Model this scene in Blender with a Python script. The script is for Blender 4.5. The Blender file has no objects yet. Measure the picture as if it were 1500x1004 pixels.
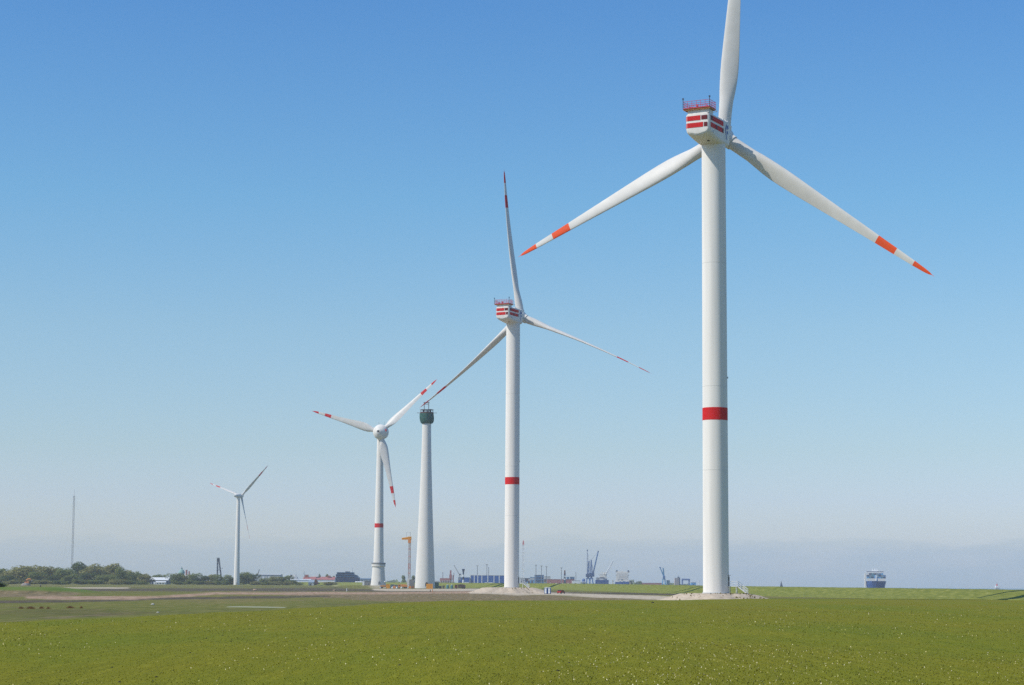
import bpy, math, random
import numpy as np
from mathutils import Vector, Matrix, Euler

# ------------------------------------------------------------------ camera, sky, sun, exposure
SC = bpy.context.scene
COL = SC.collection
RAD = math.radians
EYE = 3.4                       # camera height above the plain
PITCH, ROLL, FPX = RAD(6.74), RAD(0.35), 3000.0
cam_d = bpy.data.cameras.new("camera")
cam = bpy.data.objects.new("camera", cam_d)
COL.objects.link(cam)
cam_d.sensor_width = 36.0
cam_d.lens = 72.0
cam_d.clip_start = 0.5
cam_d.clip_end = 60000.0
CR = Matrix.Rotation(RAD(90) + PITCH, 3, 'X') @ Matrix.Rotation(ROLL, 3, 'Z')
cam.matrix_world = Matrix.Translation((0, 0, EYE)) @ CR.to_4x4()
SC.camera = cam

SUN_EL, SUN_AZ = RAD(45), RAD(247)          # azimuth clockwise from +Y
world = bpy.data.worlds.new("World")
SC.world = world
world.use_nodes = True
wn, wl = world.node_tree.nodes, world.node_tree.links
wn.clear()
w_out = wn.new('ShaderNodeOutputWorld')
w_bg = wn.new('ShaderNodeBackground')
w_sky = wn.new('ShaderNodeTexSky')
w_sky.sky_type = 'NISHITA'
w_sky.sun_disc = False
w_sky.sun_elevation = SUN_EL
w_sky.sun_rotation = SUN_AZ
w_sky.altitude = 0
w_sky.air_density = 1.0
w_sky.dust_density = 0.6
w_sky.ozone_density = 2.2
w_bg.inputs['Strength'].default_value = 0.145
wl.new(w_bg.outputs[0], w_out.inputs[0])
# a low, faint bank of cloud on the horizon, from the view direction
tc = wn.new('ShaderNodeTexCoord')
sep = wn.new('ShaderNodeSeparateXYZ')
wl.new(tc.outputs['Generated'], sep.inputs[0])
mp = wn.new('ShaderNodeMapping')
mp.inputs['Scale'].default_value = (24, 24, 130)
wl.new(tc.outputs['Generated'], mp.inputs[0])
nz = wn.new('ShaderNodeTexNoise')
nz.inputs['Scale'].default_value = 1.0
nz.inputs['Detail'].default_value = 6
nz.inputs['Roughness'].default_value = 0.62
wl.new(mp.outputs[0], nz.inputs[0])
def wmath(op, a, b=None, clamp=False):
    n = wn.new('ShaderNodeMath'); n.operation = op; n.use_clamp = clamp
    for i, v in enumerate((a, b)):
        if v is None: continue
        if isinstance(v, (int, float)): n.inputs[i].default_value = v
        else: wl.new(v, n.inputs[i])
    return n.outputs[0]
hgt = wmath('ADD', sep.outputs['Z'], wmath('MULTIPLY', wmath('SUBTRACT', nz.outputs['Fac'], 0.5), 0.026))
cr = wn.new('ShaderNodeValToRGB')
cr.color_ramp.elements[0].position = 0.0; cr.color_ramp.elements[0].color = (0.9, 0.9, 0.9, 1)
cr.color_ramp.elements[1].position = 1.0; cr.color_ramp.elements[1].color = (0, 0, 0, 1)
e = cr.color_ramp.elements.new(0.455); e.color = (0.80, 0.80, 0.80, 1)
e = cr.color_ramp.elements.new(0.575); e.color = (0.12, 0.12, 0.12, 1)
wl.new(wmath('MULTIPLY', hgt, 25.0, True), cr.inputs[0])
hs = wn.new('ShaderNodeHueSaturation')
hs.inputs['Saturation'].default_value = 1.0
wl.new(w_sky.outputs[0], hs.inputs['Color'])
mx = wn.new('ShaderNodeMix'); mx.data_type = 'RGBA'
side = wmath('ADD', wmath('MULTIPLY', sep.outputs['X'], 0.8), 0.72, True)      # the bank thins out to the left
streak = wmath('ADD', wmath('MULTIPLY', nz.outputs['Fac'], 1.3), -0.02)
wl.new(wmath('MULTIPLY', wmath('MULTIPLY', cr.outputs[0], side), streak, True), mx.inputs[0])
# clear spring air: the physical sky graded by elevation
gr = wn.new('ShaderNodeValToRGB')
GS = [(0.0, (0.664, 0.723, 0.961)), (0.0667, (0.813, 0.837, 1)), (0.1367, (0.74, 0.789, 1)), (0.2167, (0.707, 0.78, 0.887)), (0.4133, (0.66, 0.815, 0.894)), (0.62, (0.514, 0.818, 0.958)), (0.9233, (0.384, 0.722, 1.002))]
gr.color_ramp.elements[0].position, gr.color_ramp.elements[0].color = GS[0][0], GS[0][1] + (1,)
gr.color_ramp.elements[1].position, gr.color_ramp.elements[1].color = GS[-1][0], GS[-1][1] + (1,)
for p_, c_ in GS[1:-1]: gr.color_ramp.elements.new(p_).color = c_ + (1,)
wl.new(wmath('DIVIDE', sep.outputs['Z'], 0.3, True), gr.inputs[0])
mg = wn.new('ShaderNodeMix'); mg.data_type = 'RGBA'; mg.blend_type = 'MULTIPLY'; mg.inputs[0].default_value = 1.0
wl.new(hs.outputs[0], mg.inputs[6]); wl.new(gr.outputs[0], mg.inputs[7])
wl.new(mg.outputs[2], mx.inputs[6])
mx.inputs[7].default_value = (1.97, 2.82, 3.26, 1)
wl.new(mx.outputs[2], w_bg.inputs['Color'])

sun_d = bpy.data.lights.new("sun", 'SUN')
sun_d.energy = 4.7
sun_d.angle = RAD(0.5)
sun_d.color = (1.0, 0.93, 0.81)
sun = bpy.data.objects.new("sun", sun_d)
COL.objects.link(sun)
sdir = Vector((math.sin(SUN_AZ) * math.cos(SUN_EL), math.cos(SUN_AZ) * math.cos(SUN_EL), math.sin(SUN_EL)))
sun.rotation_euler = sdir.to_track_quat('Z', 'Y').to_euler()
sun.location = (-200, -100, 250)

SC.view_settings.view_transform = 'Standard'
SC.view_settings.look = 'None'
SC.view_settings.exposure = 0.0
SC.view_settings.gamma = 1.0
SC.render.engine = 'CYCLES'
SC.cycles.max_bounces = 5
SC.cycles.diffuse_bounces = 3
SC.cycles.volume_bounces = 1
SC.cycles.use_denoising = False
SC.cycles.use_adaptive_sampling = True
SC.cycles.adaptive_threshold = 0.004

# ------------------------------------------------------------------ helpers
rng = random.Random(7)
nr = np.random.default_rng(11)
R3 = np.array(CR)
def at(px, py, Y):
    """world point seen at photo bearing px,py at forward distance Y"""
    d = R3 @ np.array([(px - 750) / FPX, (502 - py) / FPX, -1.0])
    p = np.array([0, 0, EYE]) + d * (Y / d[1])
    return p
def X_(px, Y): return float(at(px, 856, Y)[0])
def Z_(px, py, Y): return float(at(px, py, Y)[2])
def S_(Y): return Y * 0.995 / FPX          # metres per photo pixel
def sst(a, b, x):
    t = np.clip((x - a) / (b - a), 0, 1); return t * t * (3 - 2 * t)

MATS = {}
def mat(name, col, rough=0.6, metal=0.0, vary=0.06, scale=0.6, spec=0.4, stretch=None):
    if name in MATS: return MATS[name]
    m = bpy.data.materials.new(name); m.use_nodes = True
    n, l = m.node_tree.nodes, m.node_tree.links
    b = n['Principled BSDF']
    b.inputs['Roughness'].default_value = rough
    b.inputs['Metallic'].default_value = metal
    if 'Diffuse Roughness' in b.inputs: b.inputs['Diffuse Roughness'].default_value = .6 if rough >= .45 else 0
    b.inputs['Specular IOR Level'].default_value = spec
    g = n.new('ShaderNodeTexCoord'); t = n.new('ShaderNodeTexNoise')
    t.inputs['Scale'].default_value = scale; t.inputs['Detail'].default_value = 4
    if stretch:
        q = n.new('ShaderNodeMapping'); q.inputs['Scale'].default_value = stretch
        l.new(g.outputs['Object'], q.inputs[0]); l.new(q.outputs[0], t.inputs[0])
    else:
        l.new(g.outputs['Object'], t.inputs[0])
    r = n.new('ShaderNodeValToRGB')
    r.color_ramp.elements[0].position = 0.25; r.color_ramp.elements[1].position = 0.75
    r.color_ramp.elements[0].color = tuple(max(0, c * (1 - vary)) for c in col) + (1,)
    r.color_ramp.elements[1].color = tuple(min(1, c * (1 + vary)) for c in col) + (1,)
    l.new(t.outputs['Fac'], r.inputs[0]); l.new(r.outputs[0], b.inputs['Base Color'])
    MATS[name] = m
    return m

class MB:
    """collects shapes, then links them as ONE mesh object"""
    def __init__(s): s.v, s.f, s.m = [], [], []
    def add(s, vs, fs, mi=0):
        o = len(s.v); s.v += [tuple(map(float, v)) for v in vs]
        s.f += [tuple(i + o for i in f) for f in fs]; s.m += [mi] * len(fs); return s
    def box(s, c, d, mi=0, rz=0.0, rx=0.0, ry=0.0):
        M = Euler((rx, ry, rz)).to_matrix()
        vs = [Vector(c) + M @ Vector((x * d[0] / 2, y * d[1] / 2, z * d[2] / 2)) for x in (-1, 1) for y in (-1, 1) for z in (-1, 1)]
        return s.add(vs, [(0, 1, 3, 2), (4, 6, 7, 5), (0, 4, 5, 1), (2, 3, 7, 6), (0, 2, 6, 4), (1, 5, 7, 3)], mi)
    def tube(s, a, b, r0, r1=None, n=8, mi=0):
        r1 = r0 if r1 is None else r1
        a, b = Vector(a), Vector(b); q = (b - a).to_track_quat('Z', 'Y').to_matrix()
        vs = []
        for p, r in ((a, r0), (b, r1)):
            vs += [p + q @ Vector((r * math.cos(2 * math.pi * k / n), r * math.sin(2 * math.pi * k / n), 0)) for k in range(n)]
        fs = [(k, (k + 1) % n, n + (k + 1) % n, n + k) for k in range(n)]
        fs += [tuple(range(n - 1, -1, -1)), tuple(range(n, 2 * n))]
        return s.add(vs, fs, mi)
    def path(s, pts, r, n=5, mi=0):
        for a, b in zip(pts[:-1], pts[1:]): s.tube(a, b, r, n=n, mi=mi)
        return s
    def lathe(s, prof, n=32, mi=0, c=(0, 0, 0), mif=None):
        """prof: list of (r, z); mif(i) gives a band's material"""
        vs = [(c[0] + r * math.cos(2 * math.pi * k / n), c[1] + r * math.sin(2 * math.pi * k / n), c[2] + z) for r, z in prof for k in range(n)]
        o = len(s.v); s.v += vs
        for i in range(len(prof) - 1):
            for k in range(n):
                s.f.append(tuple(o + x for x in (i * n + k, i * n + (k + 1) % n, (i + 1) * n + (k + 1) % n, (i + 1) * n + k)))
                s.m.append(mif(i) if mif else mi)
        s.f.append(tuple(o + k for k in range(n - 1, -1, -1))); s.m.append(mif(0) if mif else mi)
        L = (len(prof) - 1) * n
        s.f.append(tuple(o + L + k for k in range(n))); s.m.append(mif(len(prof) - 2) if mif else mi)
        return s
    def prism(s, poly, y0, y1, mi=0, axis='Y'):
        n = len(poly)
        f = {'Y': lambda a, b, t: (a, t, b), 'X': lambda a, b, t: (t, a, b), 'Z': lambda a, b, t: (a, b, t)}[axis]
        vs = [f(a, b, y0) for a, b in poly] + [f(a, b, y1) for a, b in poly]
        fs = [(k, (k + 1) % n, n + (k + 1) % n, n + k) for k in range(n)] + [tuple(range(n - 1, -1, -1)), tuple(range(n, 2 * n))]
        return s.add(vs, fs, mi)
    def loft(s, rings, mi=0, mif=None, cap=True):
        n = len(rings[0]); o = len(s.v)
        for r in rings: s.v += [tuple(map(float, p)) for p in r]
        for i in range(len(rings) - 1):
            for k in range(n):
                s.f.append(tuple(o + x for x in (i * n + k, i * n + (k + 1) % n, (i + 1) * n + (k + 1) % n, (i + 1) * n + k)))
                s.m.append(mif(i) if mif else mi)
        if cap:
            s.f.append(tuple(o + k for k in range(n - 1, -1, -1))); s.m.append(mif(0) if mif else mi)
            L = (len(rings) - 1) * n
            s.f.append(tuple(o + L + k for k in range(n))); s.m.append(mif(len(rings) - 2) if mif else mi)
        return s
    def lattice(s, a, b, w0, w1, r, nb, mi=0, mif=None):
        """square lattice boom from a to b"""
        a, b = Vector(a), Vector(b); q = (b - a).to_track_quat('Z', 'Y').to_matrix()
        def corner(t, k):
            w = (w0 + (w1 - w0) * t) / 2
            return a.lerp(b, t) + q @ Vector(((w, w, -w, -w)[k], (w, -w, -w, w)[k], 0))
        for i in range(nb):
            t0, t1 = i / nb, (i + 1) / nb; m = mif(t0) if mif else mi
            for k in range(4):
                s.tube(corner(t0, k), corner(t1, k), r, n=4, mi=m)
                if i % 2: s.tube(corner(t0, k), corner(t1, (k + 1) % 4), r * .7, n=4, mi=m)
                else: s.tube(corner(t1, k), corner(t0, (k + 1) % 4), r * .7, n=4, mi=m)
                s.tube(corner(t1, k), corner(t1, (k + 1) % 4), r * .7, n=4, mi=m)
        return s
    def build(s, name, mats, parent=None, smooth=False, bevel=0, ang=35):
        me = bpy.data.meshes.new(name); me.from_pydata(s.v, [], s.f)
        for m in (mats if isinstance(mats, (list, tuple)) else [mats]): me.materials.append(m)
        me.polygons.foreach_set('material_index', s.m)
        if smooth: me.polygons.foreach_set('use_smooth', [True] * len(s.f))
        me.update()
        o = bpy.data.objects.new(name, me); COL.objects.link(o)
        if parent is not None: o.parent = parent
        if bevel:
            b = o.modifiers.new('edge', 'BEVEL'); b.width = bevel; b.segments = 2; b.limit_method = 'ANGLE'
        if smooth: sharp(me, ang)
        return o
def sharp(me, ang=35):
    try: me.set_sharp_from_angle(angle=RAD(ang))
    except Exception: pass

def tag(o, label=None, cat=None, group=None, kind=None):
    if label: o['label'] = label
    if cat: o['category'] = cat
    if group: o['group'] = group
    if kind: o['kind'] = kind
    return o
def thing(name, label, cat, loc=(0, 0, 0), rz=0.0, group=None):
    o = bpy.data.objects.new(name, None); COL.objects.link(o)
    o.location = loc; o.rotation_euler = (0, 0, rz)
    return tag(o, label, cat, group)
def copy_tree(o, parent=None):
    c = o.copy(); COL.objects.link(c)
    if parent is not None: c.parent = parent
    for ch in list(o.children): copy_tree(ch, c)
    return c

WHITE = mat('white_paint', (0.76, 0.735, 0.695), 0.55, vary=0.075, scale=0.5, stretch=(1.5, 1.5, 0.07))
JOINT = mat('joint_grey', (0.62, 0.61, 0.58), 0.6)
BLADE = mat('blade_gelcoat', (0.68, 0.66, 0.63), 0.45, vary=0.08, scale=0.25)
CONC = mat('pale_concrete', (0.70, 0.68, 0.645), 0.8, vary=0.025, scale=0.3)
RED = mat('signal_red', (0.60, 0.010, 0.012), 0.65, spec=.15)
ORANGE = mat('signal_orange', (0.80, 0.095, 0.015), 0.6, vary=.04, spec=.2)
DRED = mat('dark_red_glass', (0.14, 0.006, 0.010), 0.5, spec=.15)
PINK = mat('rail_red', (0.55, 0.05, 0.11), 0.5)
AMBER = mat('amber_deck', (0.62, 0.23, 0.03), 0.6)
DARK = mat('dark_steel', (0.03, 0.032, 0.037), 0.5)
GREYM = mat('grey_steel', (0.24, 0.25, 0.26), 0.5)
LGREY = mat('light_grey', (0.46, 0.47, 0.48), 0.6)
BLUE = mat('harbour_blue', (0.025, 0.10, 0.33), 0.5)
LBLUE = mat('pale_blue', (0.10, 0.30, 0.52), 0.5)
NAVY = mat('navy', (0.025, 0.045, 0.10), 0.5)
LOGO = mat('logo_blue', (0.03, 0.10, 0.36), 0.5)
YEL = mat('site_yellow', (0.78, 0.36, 0.02), 0.5)
ORG = mat('site_orange', (0.68, 0.27, 0.07), 0.6)
GREEN = mat('net_green', (0.008, 0.080, 0.062), 0.8, vary=.4, scale=.5)
DGREEN = mat('container_green', (0.02, 0.075, 0.07), 0.5)
TEAL = mat('teal_plastic', (0.08, 0.24, 0.25), 0.5)
BRICK = mat('brick_red', (0.33, 0.12, 0.085), 0.8, vary=.15)
ROOFR = mat('faded_red_roof', (0.36, 0.13, 0.12), 0.8, vary=.15)
PWHITE = mat('plain_white', (0.72, 0.73, 0.73), 0.5)
RUST = mat('rust_brown', (0.10, 0.035, 0.03), 0.7)
GLASS = mat('dark_glass', (0.02, 0.025, 0.03), 0.12)
TYRE = mat('tyre', (0.02, 0.02, 0.02), 0.8)
SANDM = None

# ------------------------------------------------------------------ ground
DIKE = [(180, 200), (152, 330), (130, 450), (119, 510), (103, 620), (86, 740), (69, 855), (56, 1040), (42, 1300), (29, 1500), (6, 1570), (-24, 1620), (-52, 1730),
        (-86, 1880), (-118, 2010), (-205, 2300), (-335, 2600), (-600, 3000)]
DY = np.array([p[1] for p in DIKE], float); DX = np.array([p[0] for p in DIKE], float)
def dike_toe(Y): return np.interp(Y, DY, DX)
def tab(px, pts, c): return np.interp(px, [p[0] for p in pts], [p[c] for p in pts])

EDGE = [(-600, 150), (0, 176), (200, 200), (300, 232), (420, 268), (500, 292), (560, 325), (650, 362), (750, 374), (900, 400), (1000, 412), (1140, 490), (1300, 520), (1500, 530), (2200, 560)]
def px_of(X, Y): return 750 + FPX * X / (0.9931 * np.maximum(Y, 20))
def wob(X, Y, s, seed=0.0):
    return (np.sin(X / s + seed) + np.sin(X / s * 2.3 + Y / s * 1.7 + seed * 3) * .6 + np.sin(X / s * 4.9 - Y / s * 3.1 + seed * 7) * .35 + np.sin(X / s * 9.7 + Y / s * 7 + seed) * .2) / 1.5
def meadow(X, Y):
    px = px_of(X, Y)
    e = tab(px, EDGE, 1) * (1 + 0.03 * wob(X, Y, 14.0, 1.3) * sst(800, 500, px))
    w = np.where(px < 640, 26.0, 5.0)
    return sst(e + w * .5, e - w * .5, Y)
def height(X, Y):
    px = px_of(X, Y)
    z = meadow(X, Y) * (0.15 + 0.35 * sst(420, 720, px))
    z = z + 0.10 * wob(X, Y, 23.0, .7) * sst(60, 120, Y)* sst(460, 200, Y) + 0.08 * wob(X, Y, 60, 2.)
    z = z + 1.2 * sst(1350, 2000, Y) * sst(60, -20, X - dike_toe(np.minimum(Y, 2900)))
    r = np.hypot(X + 101, (Y - 1573)); z = np.maximum(z, 2.1 * sst(48, 22, r) + z * (1 - sst(48, 22, r)))
    # low grassy bank on the far left
    bx = sst(-113, -137, X + 0.1 * (Y - 600)) * sst(560, 585, Y) * sst(665, 620, Y)
    z = z + bx * (1.75 + .15 * wob(X, Y, 9, 4.))
    land = (X < dike_toe(Y) + 24) | (Y > 3620) & (X < 330) | (Y > 2820) & (X < 125)
    return np.where(land, z, -4.0)

def make_ground():
    Y = np.concatenate([np.linspace(-70, 50, 7), np.geomspace(56, 11800, 520)])
    t = np.linspace(-0.42, 0.42, 640)
    YY, TT = np.meshgrid(Y, t, indexing='ij')
    XX = TT * (np.maximum(YY, 0) + 130)
    ZZ = height(XX, YY)
    nr_, nc = YY.shape
    co = np.stack([XX, YY, ZZ], -1).reshape(-1, 3).astype(np.float32)
    i = np.arange(nr_ - 1)[:, None] * nc + np.arange(nc - 1)[None, :]
    q = np.stack([i, i + 1, i + nc + 1, i + nc], -1).reshape(-1).astype(np.int32)
    me = bpy.data.meshes.new('ground')
    me.vertices.add(len(co)); me.vertices.foreach_set('co', co.ravel())
    me.loops.add(len(q)); me.loops.foreach_set('vertex_index', q)
    npoly = len(q) // 4
    me.polygons.add(npoly)
    me.polygons.foreach_set('loop_start', np.arange(npoly, dtype=np.int32) * 4)
    me.polygons.foreach_set('use_smooth', np.ones(npoly, bool))
    me.update(calc_edges=True)
    # what covers the land where: lush meadow, dark tilled soil, pale sand, pink sand, brown stubble
    px = px_of(XX, YY); d = 10250.0 / np.maximum(YY, 20)
    d = d * (1 + 0.05 * wob(XX, YY, 30., .4)) + 0.4 * wob(XX, YY, 17., 3.)
    def band(pts, soft=2.0):
        c, h = tab(px, pts, 1), tab(px, pts, 2)
        inside = (px > pts[0][0]) & (px < pts[-1][0])
        return np.where(inside, sst(h + soft, np.maximum(h - soft, 0), np.abs(d - c)) * (h > 0.05), 0)
    lush = meadow(XX, YY)
    bank = sst(-112, -132, XX + 0.1 * (YY - 600)) * sst(566, 582, YY) * sst(690, 640, YY)
    dark = np.maximum.reduce([
        band([(115, 11, 0), (150, 11.3, 2.2), (300, 10.5, 2.4), (450, 9.5, 2.0), (520, 9.2, 1), (575, 9, 0)]),
        band([(-200, 30, 1), (0, 29.5, .7), (40, 29.5, 1.4), (90, 28.5, 1.2), (150, 26, .8), (250, 22.3, 1.4), (350, 20.7, 1.4), (420, 19.5, .9), (490, 18, 0)]),
        band([(540, 9.9, .1), (600, 10.2, .5), (700, 10.4, .6), (760, 10.8, .5), (900, 12.6, .7), (985, 13.2, .4), (1010, 13, 0)])])
    sand = np.maximum.reduce([
        band([(85, 8.5, 0), (100, 8.7, .5), (170, 8.3, .45), (195, 8, 0)], 1.2),
        band([(690, 12.3, .3), (720, 12.8, .8), (760, 14, 2), (800, 13.2, 1.6), (850, 14.8, 2.2), (900, 16.8, 2.6), (960, 18.3, 3.), (1000, 19.5, 2.4), (1070, 19.5, 1.5), (1100, 19.5, 0)]),
        band([(548, 8, 0.1), (570, 8.6, 1), (640, 8.7, 1.2), (695, 8.4, .8), (712, 8.3, 0)]),
        band([(490, 5, .1), (520, 4.6, .6), (556, 5.2, .5), (570, 5, 0)])])
    pink = band([(40, 23, 0.1), (110, 22.5, 1.5), (200, 22, 2.5), (250, 20, .9), (320, 15, 1.), (400, 14.5, 1.1), (450, 14, 1.6), (500, 13.5, 1.8), (540, 14, .9), (600, 13, .8), (690, 12, .8), (700, 12, 0)])
    brown = np.maximum(band([(-300, 20, 3), (0, 20, 3.3), (80, 19.3, 3.2), (130, 14, 3), (150, 13, 0)], 2.),
                       band([(420, 16, .5), (480, 17, 3.5), (560, 18, 7), (700, 19, 6.5), (850, 21, 4), (960, 23, 2), (1000, 23, 0)], 3.))
    pool = band([(335, 35, .1), (350, 34.8, .22), (385, 35.2, .26), (415, 35.6, .2), (425, 36, 0)], .7)
    dark = dark * (1 - bank); pink = pink * (1 - bank)
    for nm, (a, b, c, e_) in (('cover_a', (np.maximum(lush, 0), dark, sand, bank)), ('cover_b', (pink, brown, pool, lush))):
        at_ = me.attributes.new(nm, 'FLOAT_COLOR', 'POINT')
        at_.data.foreach_set('color', np.stack([a, b, c, e_], -1).reshape(-1).astype(np.float32))
    o = bpy.data.objects.new('ground', me); COL.objects.link(o)
    tag(o, kind='structure')
    return o

def nodes_of(m): return m.node_tree.nodes, m.node_tree.links
def ground_mat():
    m = bpy.data.materials.new('ground_cover'); m.use_nodes = True
    n, l = nodes_of(m); b = n['Principled BSDF']; b.inputs['Roughness'].default_value = .9
    b.inputs['Specular IOR Level'].default_value = .1
    geo = n.new('ShaderNodeNewGeometry')
    def noise(scale, detail=5, rough=.6, sc=(1, 1, 1)):
        q = n.new('ShaderNodeMapping'); q.inputs['Scale'].default_value = sc; l.new(geo.outputs['Position'], q.inputs[0])
        t = n.new('ShaderNodeTexNoise'); t.inputs['Scale'].default_value = scale; t.inputs['Detail'].default_value = detail; t.inputs['Roughness'].default_value = rough
        l.new(q.outputs[0], t.inputs[0]); return t.outputs['Fac']
    def ramp(f, stops):
        r = n.new('ShaderNodeValToRGB'); els = r.color_ramp.elements
        els[0].position, els[0].color = stops[0][0], stops[0][1] + (1,)
        els[1].position, els[1].color = stops[-1][0], stops[-1][1] + (1,)
        for p, c in stops[1:-1]: els.new(p).color = c + (1,)
        l.new(f, r.inputs[0]); return r.outputs[0]
    def mix(f, a, b_):
        x = n.new('ShaderNodeMix'); x.data_type = 'RGBA'; l.new(f, x.inputs[0]); l.new(a, x.inputs[6]); l.new(b_, x.inputs[7]); return x.outputs[2]
    def sharpen(f, nzf, k=.5):
        a = n.new('ShaderNodeMath'); a.operation = 'MULTIPLY_ADD'; l.new(nzf, a.inputs[0]); a.inputs[1].default_value = k; l.new(f, a.inputs[2])
        c = n.new('ShaderNodeMapRange'); c.inputs[1].default_value = k * .5 + .22; c.inputs[2].default_value = k * .5 + .72; l.new(a.outputs[0], c.inputs[0]); return c.outputs[0]
    A = n.new('ShaderNodeAttribute'); A.attribute_name = 'cover_a'
    B = n.new('ShaderNodeAttribute'); B.attribute_name = 'cover_b'
    sa = n.new('ShaderNodeSeparateColor'); l.new(A.outputs['Color'], sa.inputs[0])
    sb = n.new('ShaderNodeSeparateColor'); l.new(B.outputs['Color'], sb.inputs[0])
    big = noise(.022, 7, .66, (1, .28, 1)); mid = noise(.35, 7, .7, (1, .12, 1)); fine = noise(3.2, 6, .75, (1, .07, 1)); clump = noise(.10, 7, .7, (1, .16, 1)); patch = noise(.05, 5, .6, (1, .25, 1))
    lush = ramp(fine, [(.30, (.094, .104, .002)), (.46, (.136, .143, .003)), (.56, (.166, .166, .004)), (.72, (.27, .26, .022))])
    lush2 = ramp(mid, [(.3, (.122, .135, .002)), (.7, (.186, .170, .004))])
    lushc = n.new('ShaderNodeMix'); lushc.data_type = 'RGBA'; lushc.inputs[0].default_value = .5
    l.new(lush, lushc.inputs[6]); l.new(lush2, lushc.inputs[7])
    dry = ramp(patch, [(.36, (.84, .95, .9)), (.5, (1, 1, 1)), (.66, (1.0, .93, .95))])
    lm = n.new('ShaderNodeMix'); lm.data_type = 'RGBA'; lm.blend_type = 'MULTIPLY'; lm.inputs[0].default_value = 1.0
    l.new(lushc.outputs[2], lm.inputs[6]); l.new(dry, lm.inputs[7])
    tuss = noise(.8, 7, .75, (1, .10, 1))
    marsh = ramp(tuss, [(.38, (.060, .070, .016)), (.47, (.120, .130, .026)), (.54, (.155, .145, .040)), (.63, (.26, .205, .10))])
    marsh2 = ramp(big, [(.38, (.085, .075, .026)), (.46, (.122, .132, .022)), (.54, (.160, .148, .036)), (.62, (.205, .155, .070))])
    mm = n.new('ShaderNodeMix'); mm.data_type = 'RGBA'; mm.inputs[0].default_value = .52
    l.new(marsh, mm.inputs[6]); l.new(marsh2, mm.inputs[7])
    dark = ramp(tuss, [(.38, (.040, .034, .024)), (.5, (.085, .070, .048)), (.62, (.15, .12, .075))])
    sand = ramp(tuss, [(.38, (.30, .24, .16)), (.48, (.42, .355, .27)), (.62, (.52, .46, .36))])
    pink = ramp(tuss, [(.38, (.15, .10, .06)), (.48, (.29, .19, .125)), (.6, (.47, .34, .25))])
    brown = ramp(tuss, [(.37, (.085, .075, .034)), (.48, (.165, .125, .065)), (.55, (.20, .155, .08)), (.64, (.29, .22, .14))])
    bankc = ramp(clump, [(.3, (.085, .135, .020)), (.7, (.145, .185, .040))])
    c = mm.outputs[2]
    c = mix(sharpen(sb.outputs[1], clump, 3.0), c, brown)
    c = mix(sharpen(A.outputs['Alpha'], clump, .3), c, bankc)
    c = mix(sharpen(sa.outputs[1], clump, 3.0), c, dark)
    c = mix(sharpen(sb.outputs[0], clump, 2.0), c, pink)
    c = mix(sharpen(sa.outputs[2], clump, 1.2), c, sand)
    wet = n.new('ShaderNodeRGB'); wet.outputs[0].default_value = (.30, .31, .22, 1)
    c = mix(sharpen(sb.outputs[2], clump, .8), c, wet.outputs[0])
    c = mix(sharpen(sa.outputs[0], mid, .6), c, lm.outputs[2])
    l.new(c, b.inputs['Base Color'])
    bp = n.new('ShaderNodeBump'); bp.inputs['Strength'].default_value = .3; bp.inputs['Distance'].default_value = .04
    l.new(fine, bp.inputs['Height']); l.new(bp.outputs[0], b.inputs['Normal'])
    return m
ground = make_ground()
ground.data.materials.append(ground_mat())

def simple_noise_mat(name, stops, scale, detail=6, rough=.9, bump=.0, sc=(1, 1, 1), leaf=0.0):
    m = bpy.data.materials.new(name); m.use_nodes = True
    n, l = nodes_of(m); b = n['Principled BSDF']; b.inputs['Roughness'].default_value = rough; b.inputs['Specular IOR Level'].default_value = .12
    g = n.new('ShaderNodeNewGeometry'); q = n.new('ShaderNodeMapping'); q.inputs['Scale'].default_value = sc
    t = n.new('ShaderNodeTexNoise'); t.inputs['Scale'].default_value = scale; t.inputs['Detail'].default_value = detail; t.inputs['Roughness'].default_value = .65
    l.new(g.outputs['Position'], q.inputs[0]); l.new(q.outputs[0], t.inputs[0])
    r = n.new('ShaderNodeValToRGB'); e = r.color_ramp.elements
    e[0].position, e[0].color = stops[0][0], stops[0][1] + (1,); e[1].position, e[1].color = stops[-1][0], stops[-1][1] + (1,)
    for p, c in stops[1:-1]: e.new(p).color = c + (1,)
    l.new(t.outputs['Fac'], r.inputs[0]); l.new(r.outputs[0], b.inputs['Base Color'])
    if leaf:                       # leaves let part of the light through
        tr = n.new('ShaderNodeBsdfTranslucent'); ms = n.new('ShaderNodeMixShader'); ms.inputs[0].default_value = leaf
        l.new(r.outputs[0], tr.inputs[0]); l.new(b.outputs[0], ms.inputs[1]); l.new(tr.outputs[0], ms.inputs[2]); l.new(ms.outputs[0], n['Material Output'].inputs[0])
    if bump:
        k = n.new('ShaderNodeBump'); k.inputs['Strength'].default_value = .6; k.inputs['Distance'].default_value = bump
        l.new(t.outputs['Fac'], k.inputs['Height']); l.new(k.outputs[0], b.inputs['Normal'])
    return m
SANDM = simple_noise_mat('mound_gravel', [(.3, (.36, .29, .215)), (.55, (.47, .395, .31)), (.75, (.54, .46, .37))], .9, bump=.06)
DIKEG = simple_noise_mat('dike_grass', [(.30, (.105, .125, .018)), (.48, (.150, .170, .030)), (.60, (.195, .205, .042)), (.76, (.32, .31, .11))], .8, 8, sc=(1, .22, 1))

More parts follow.
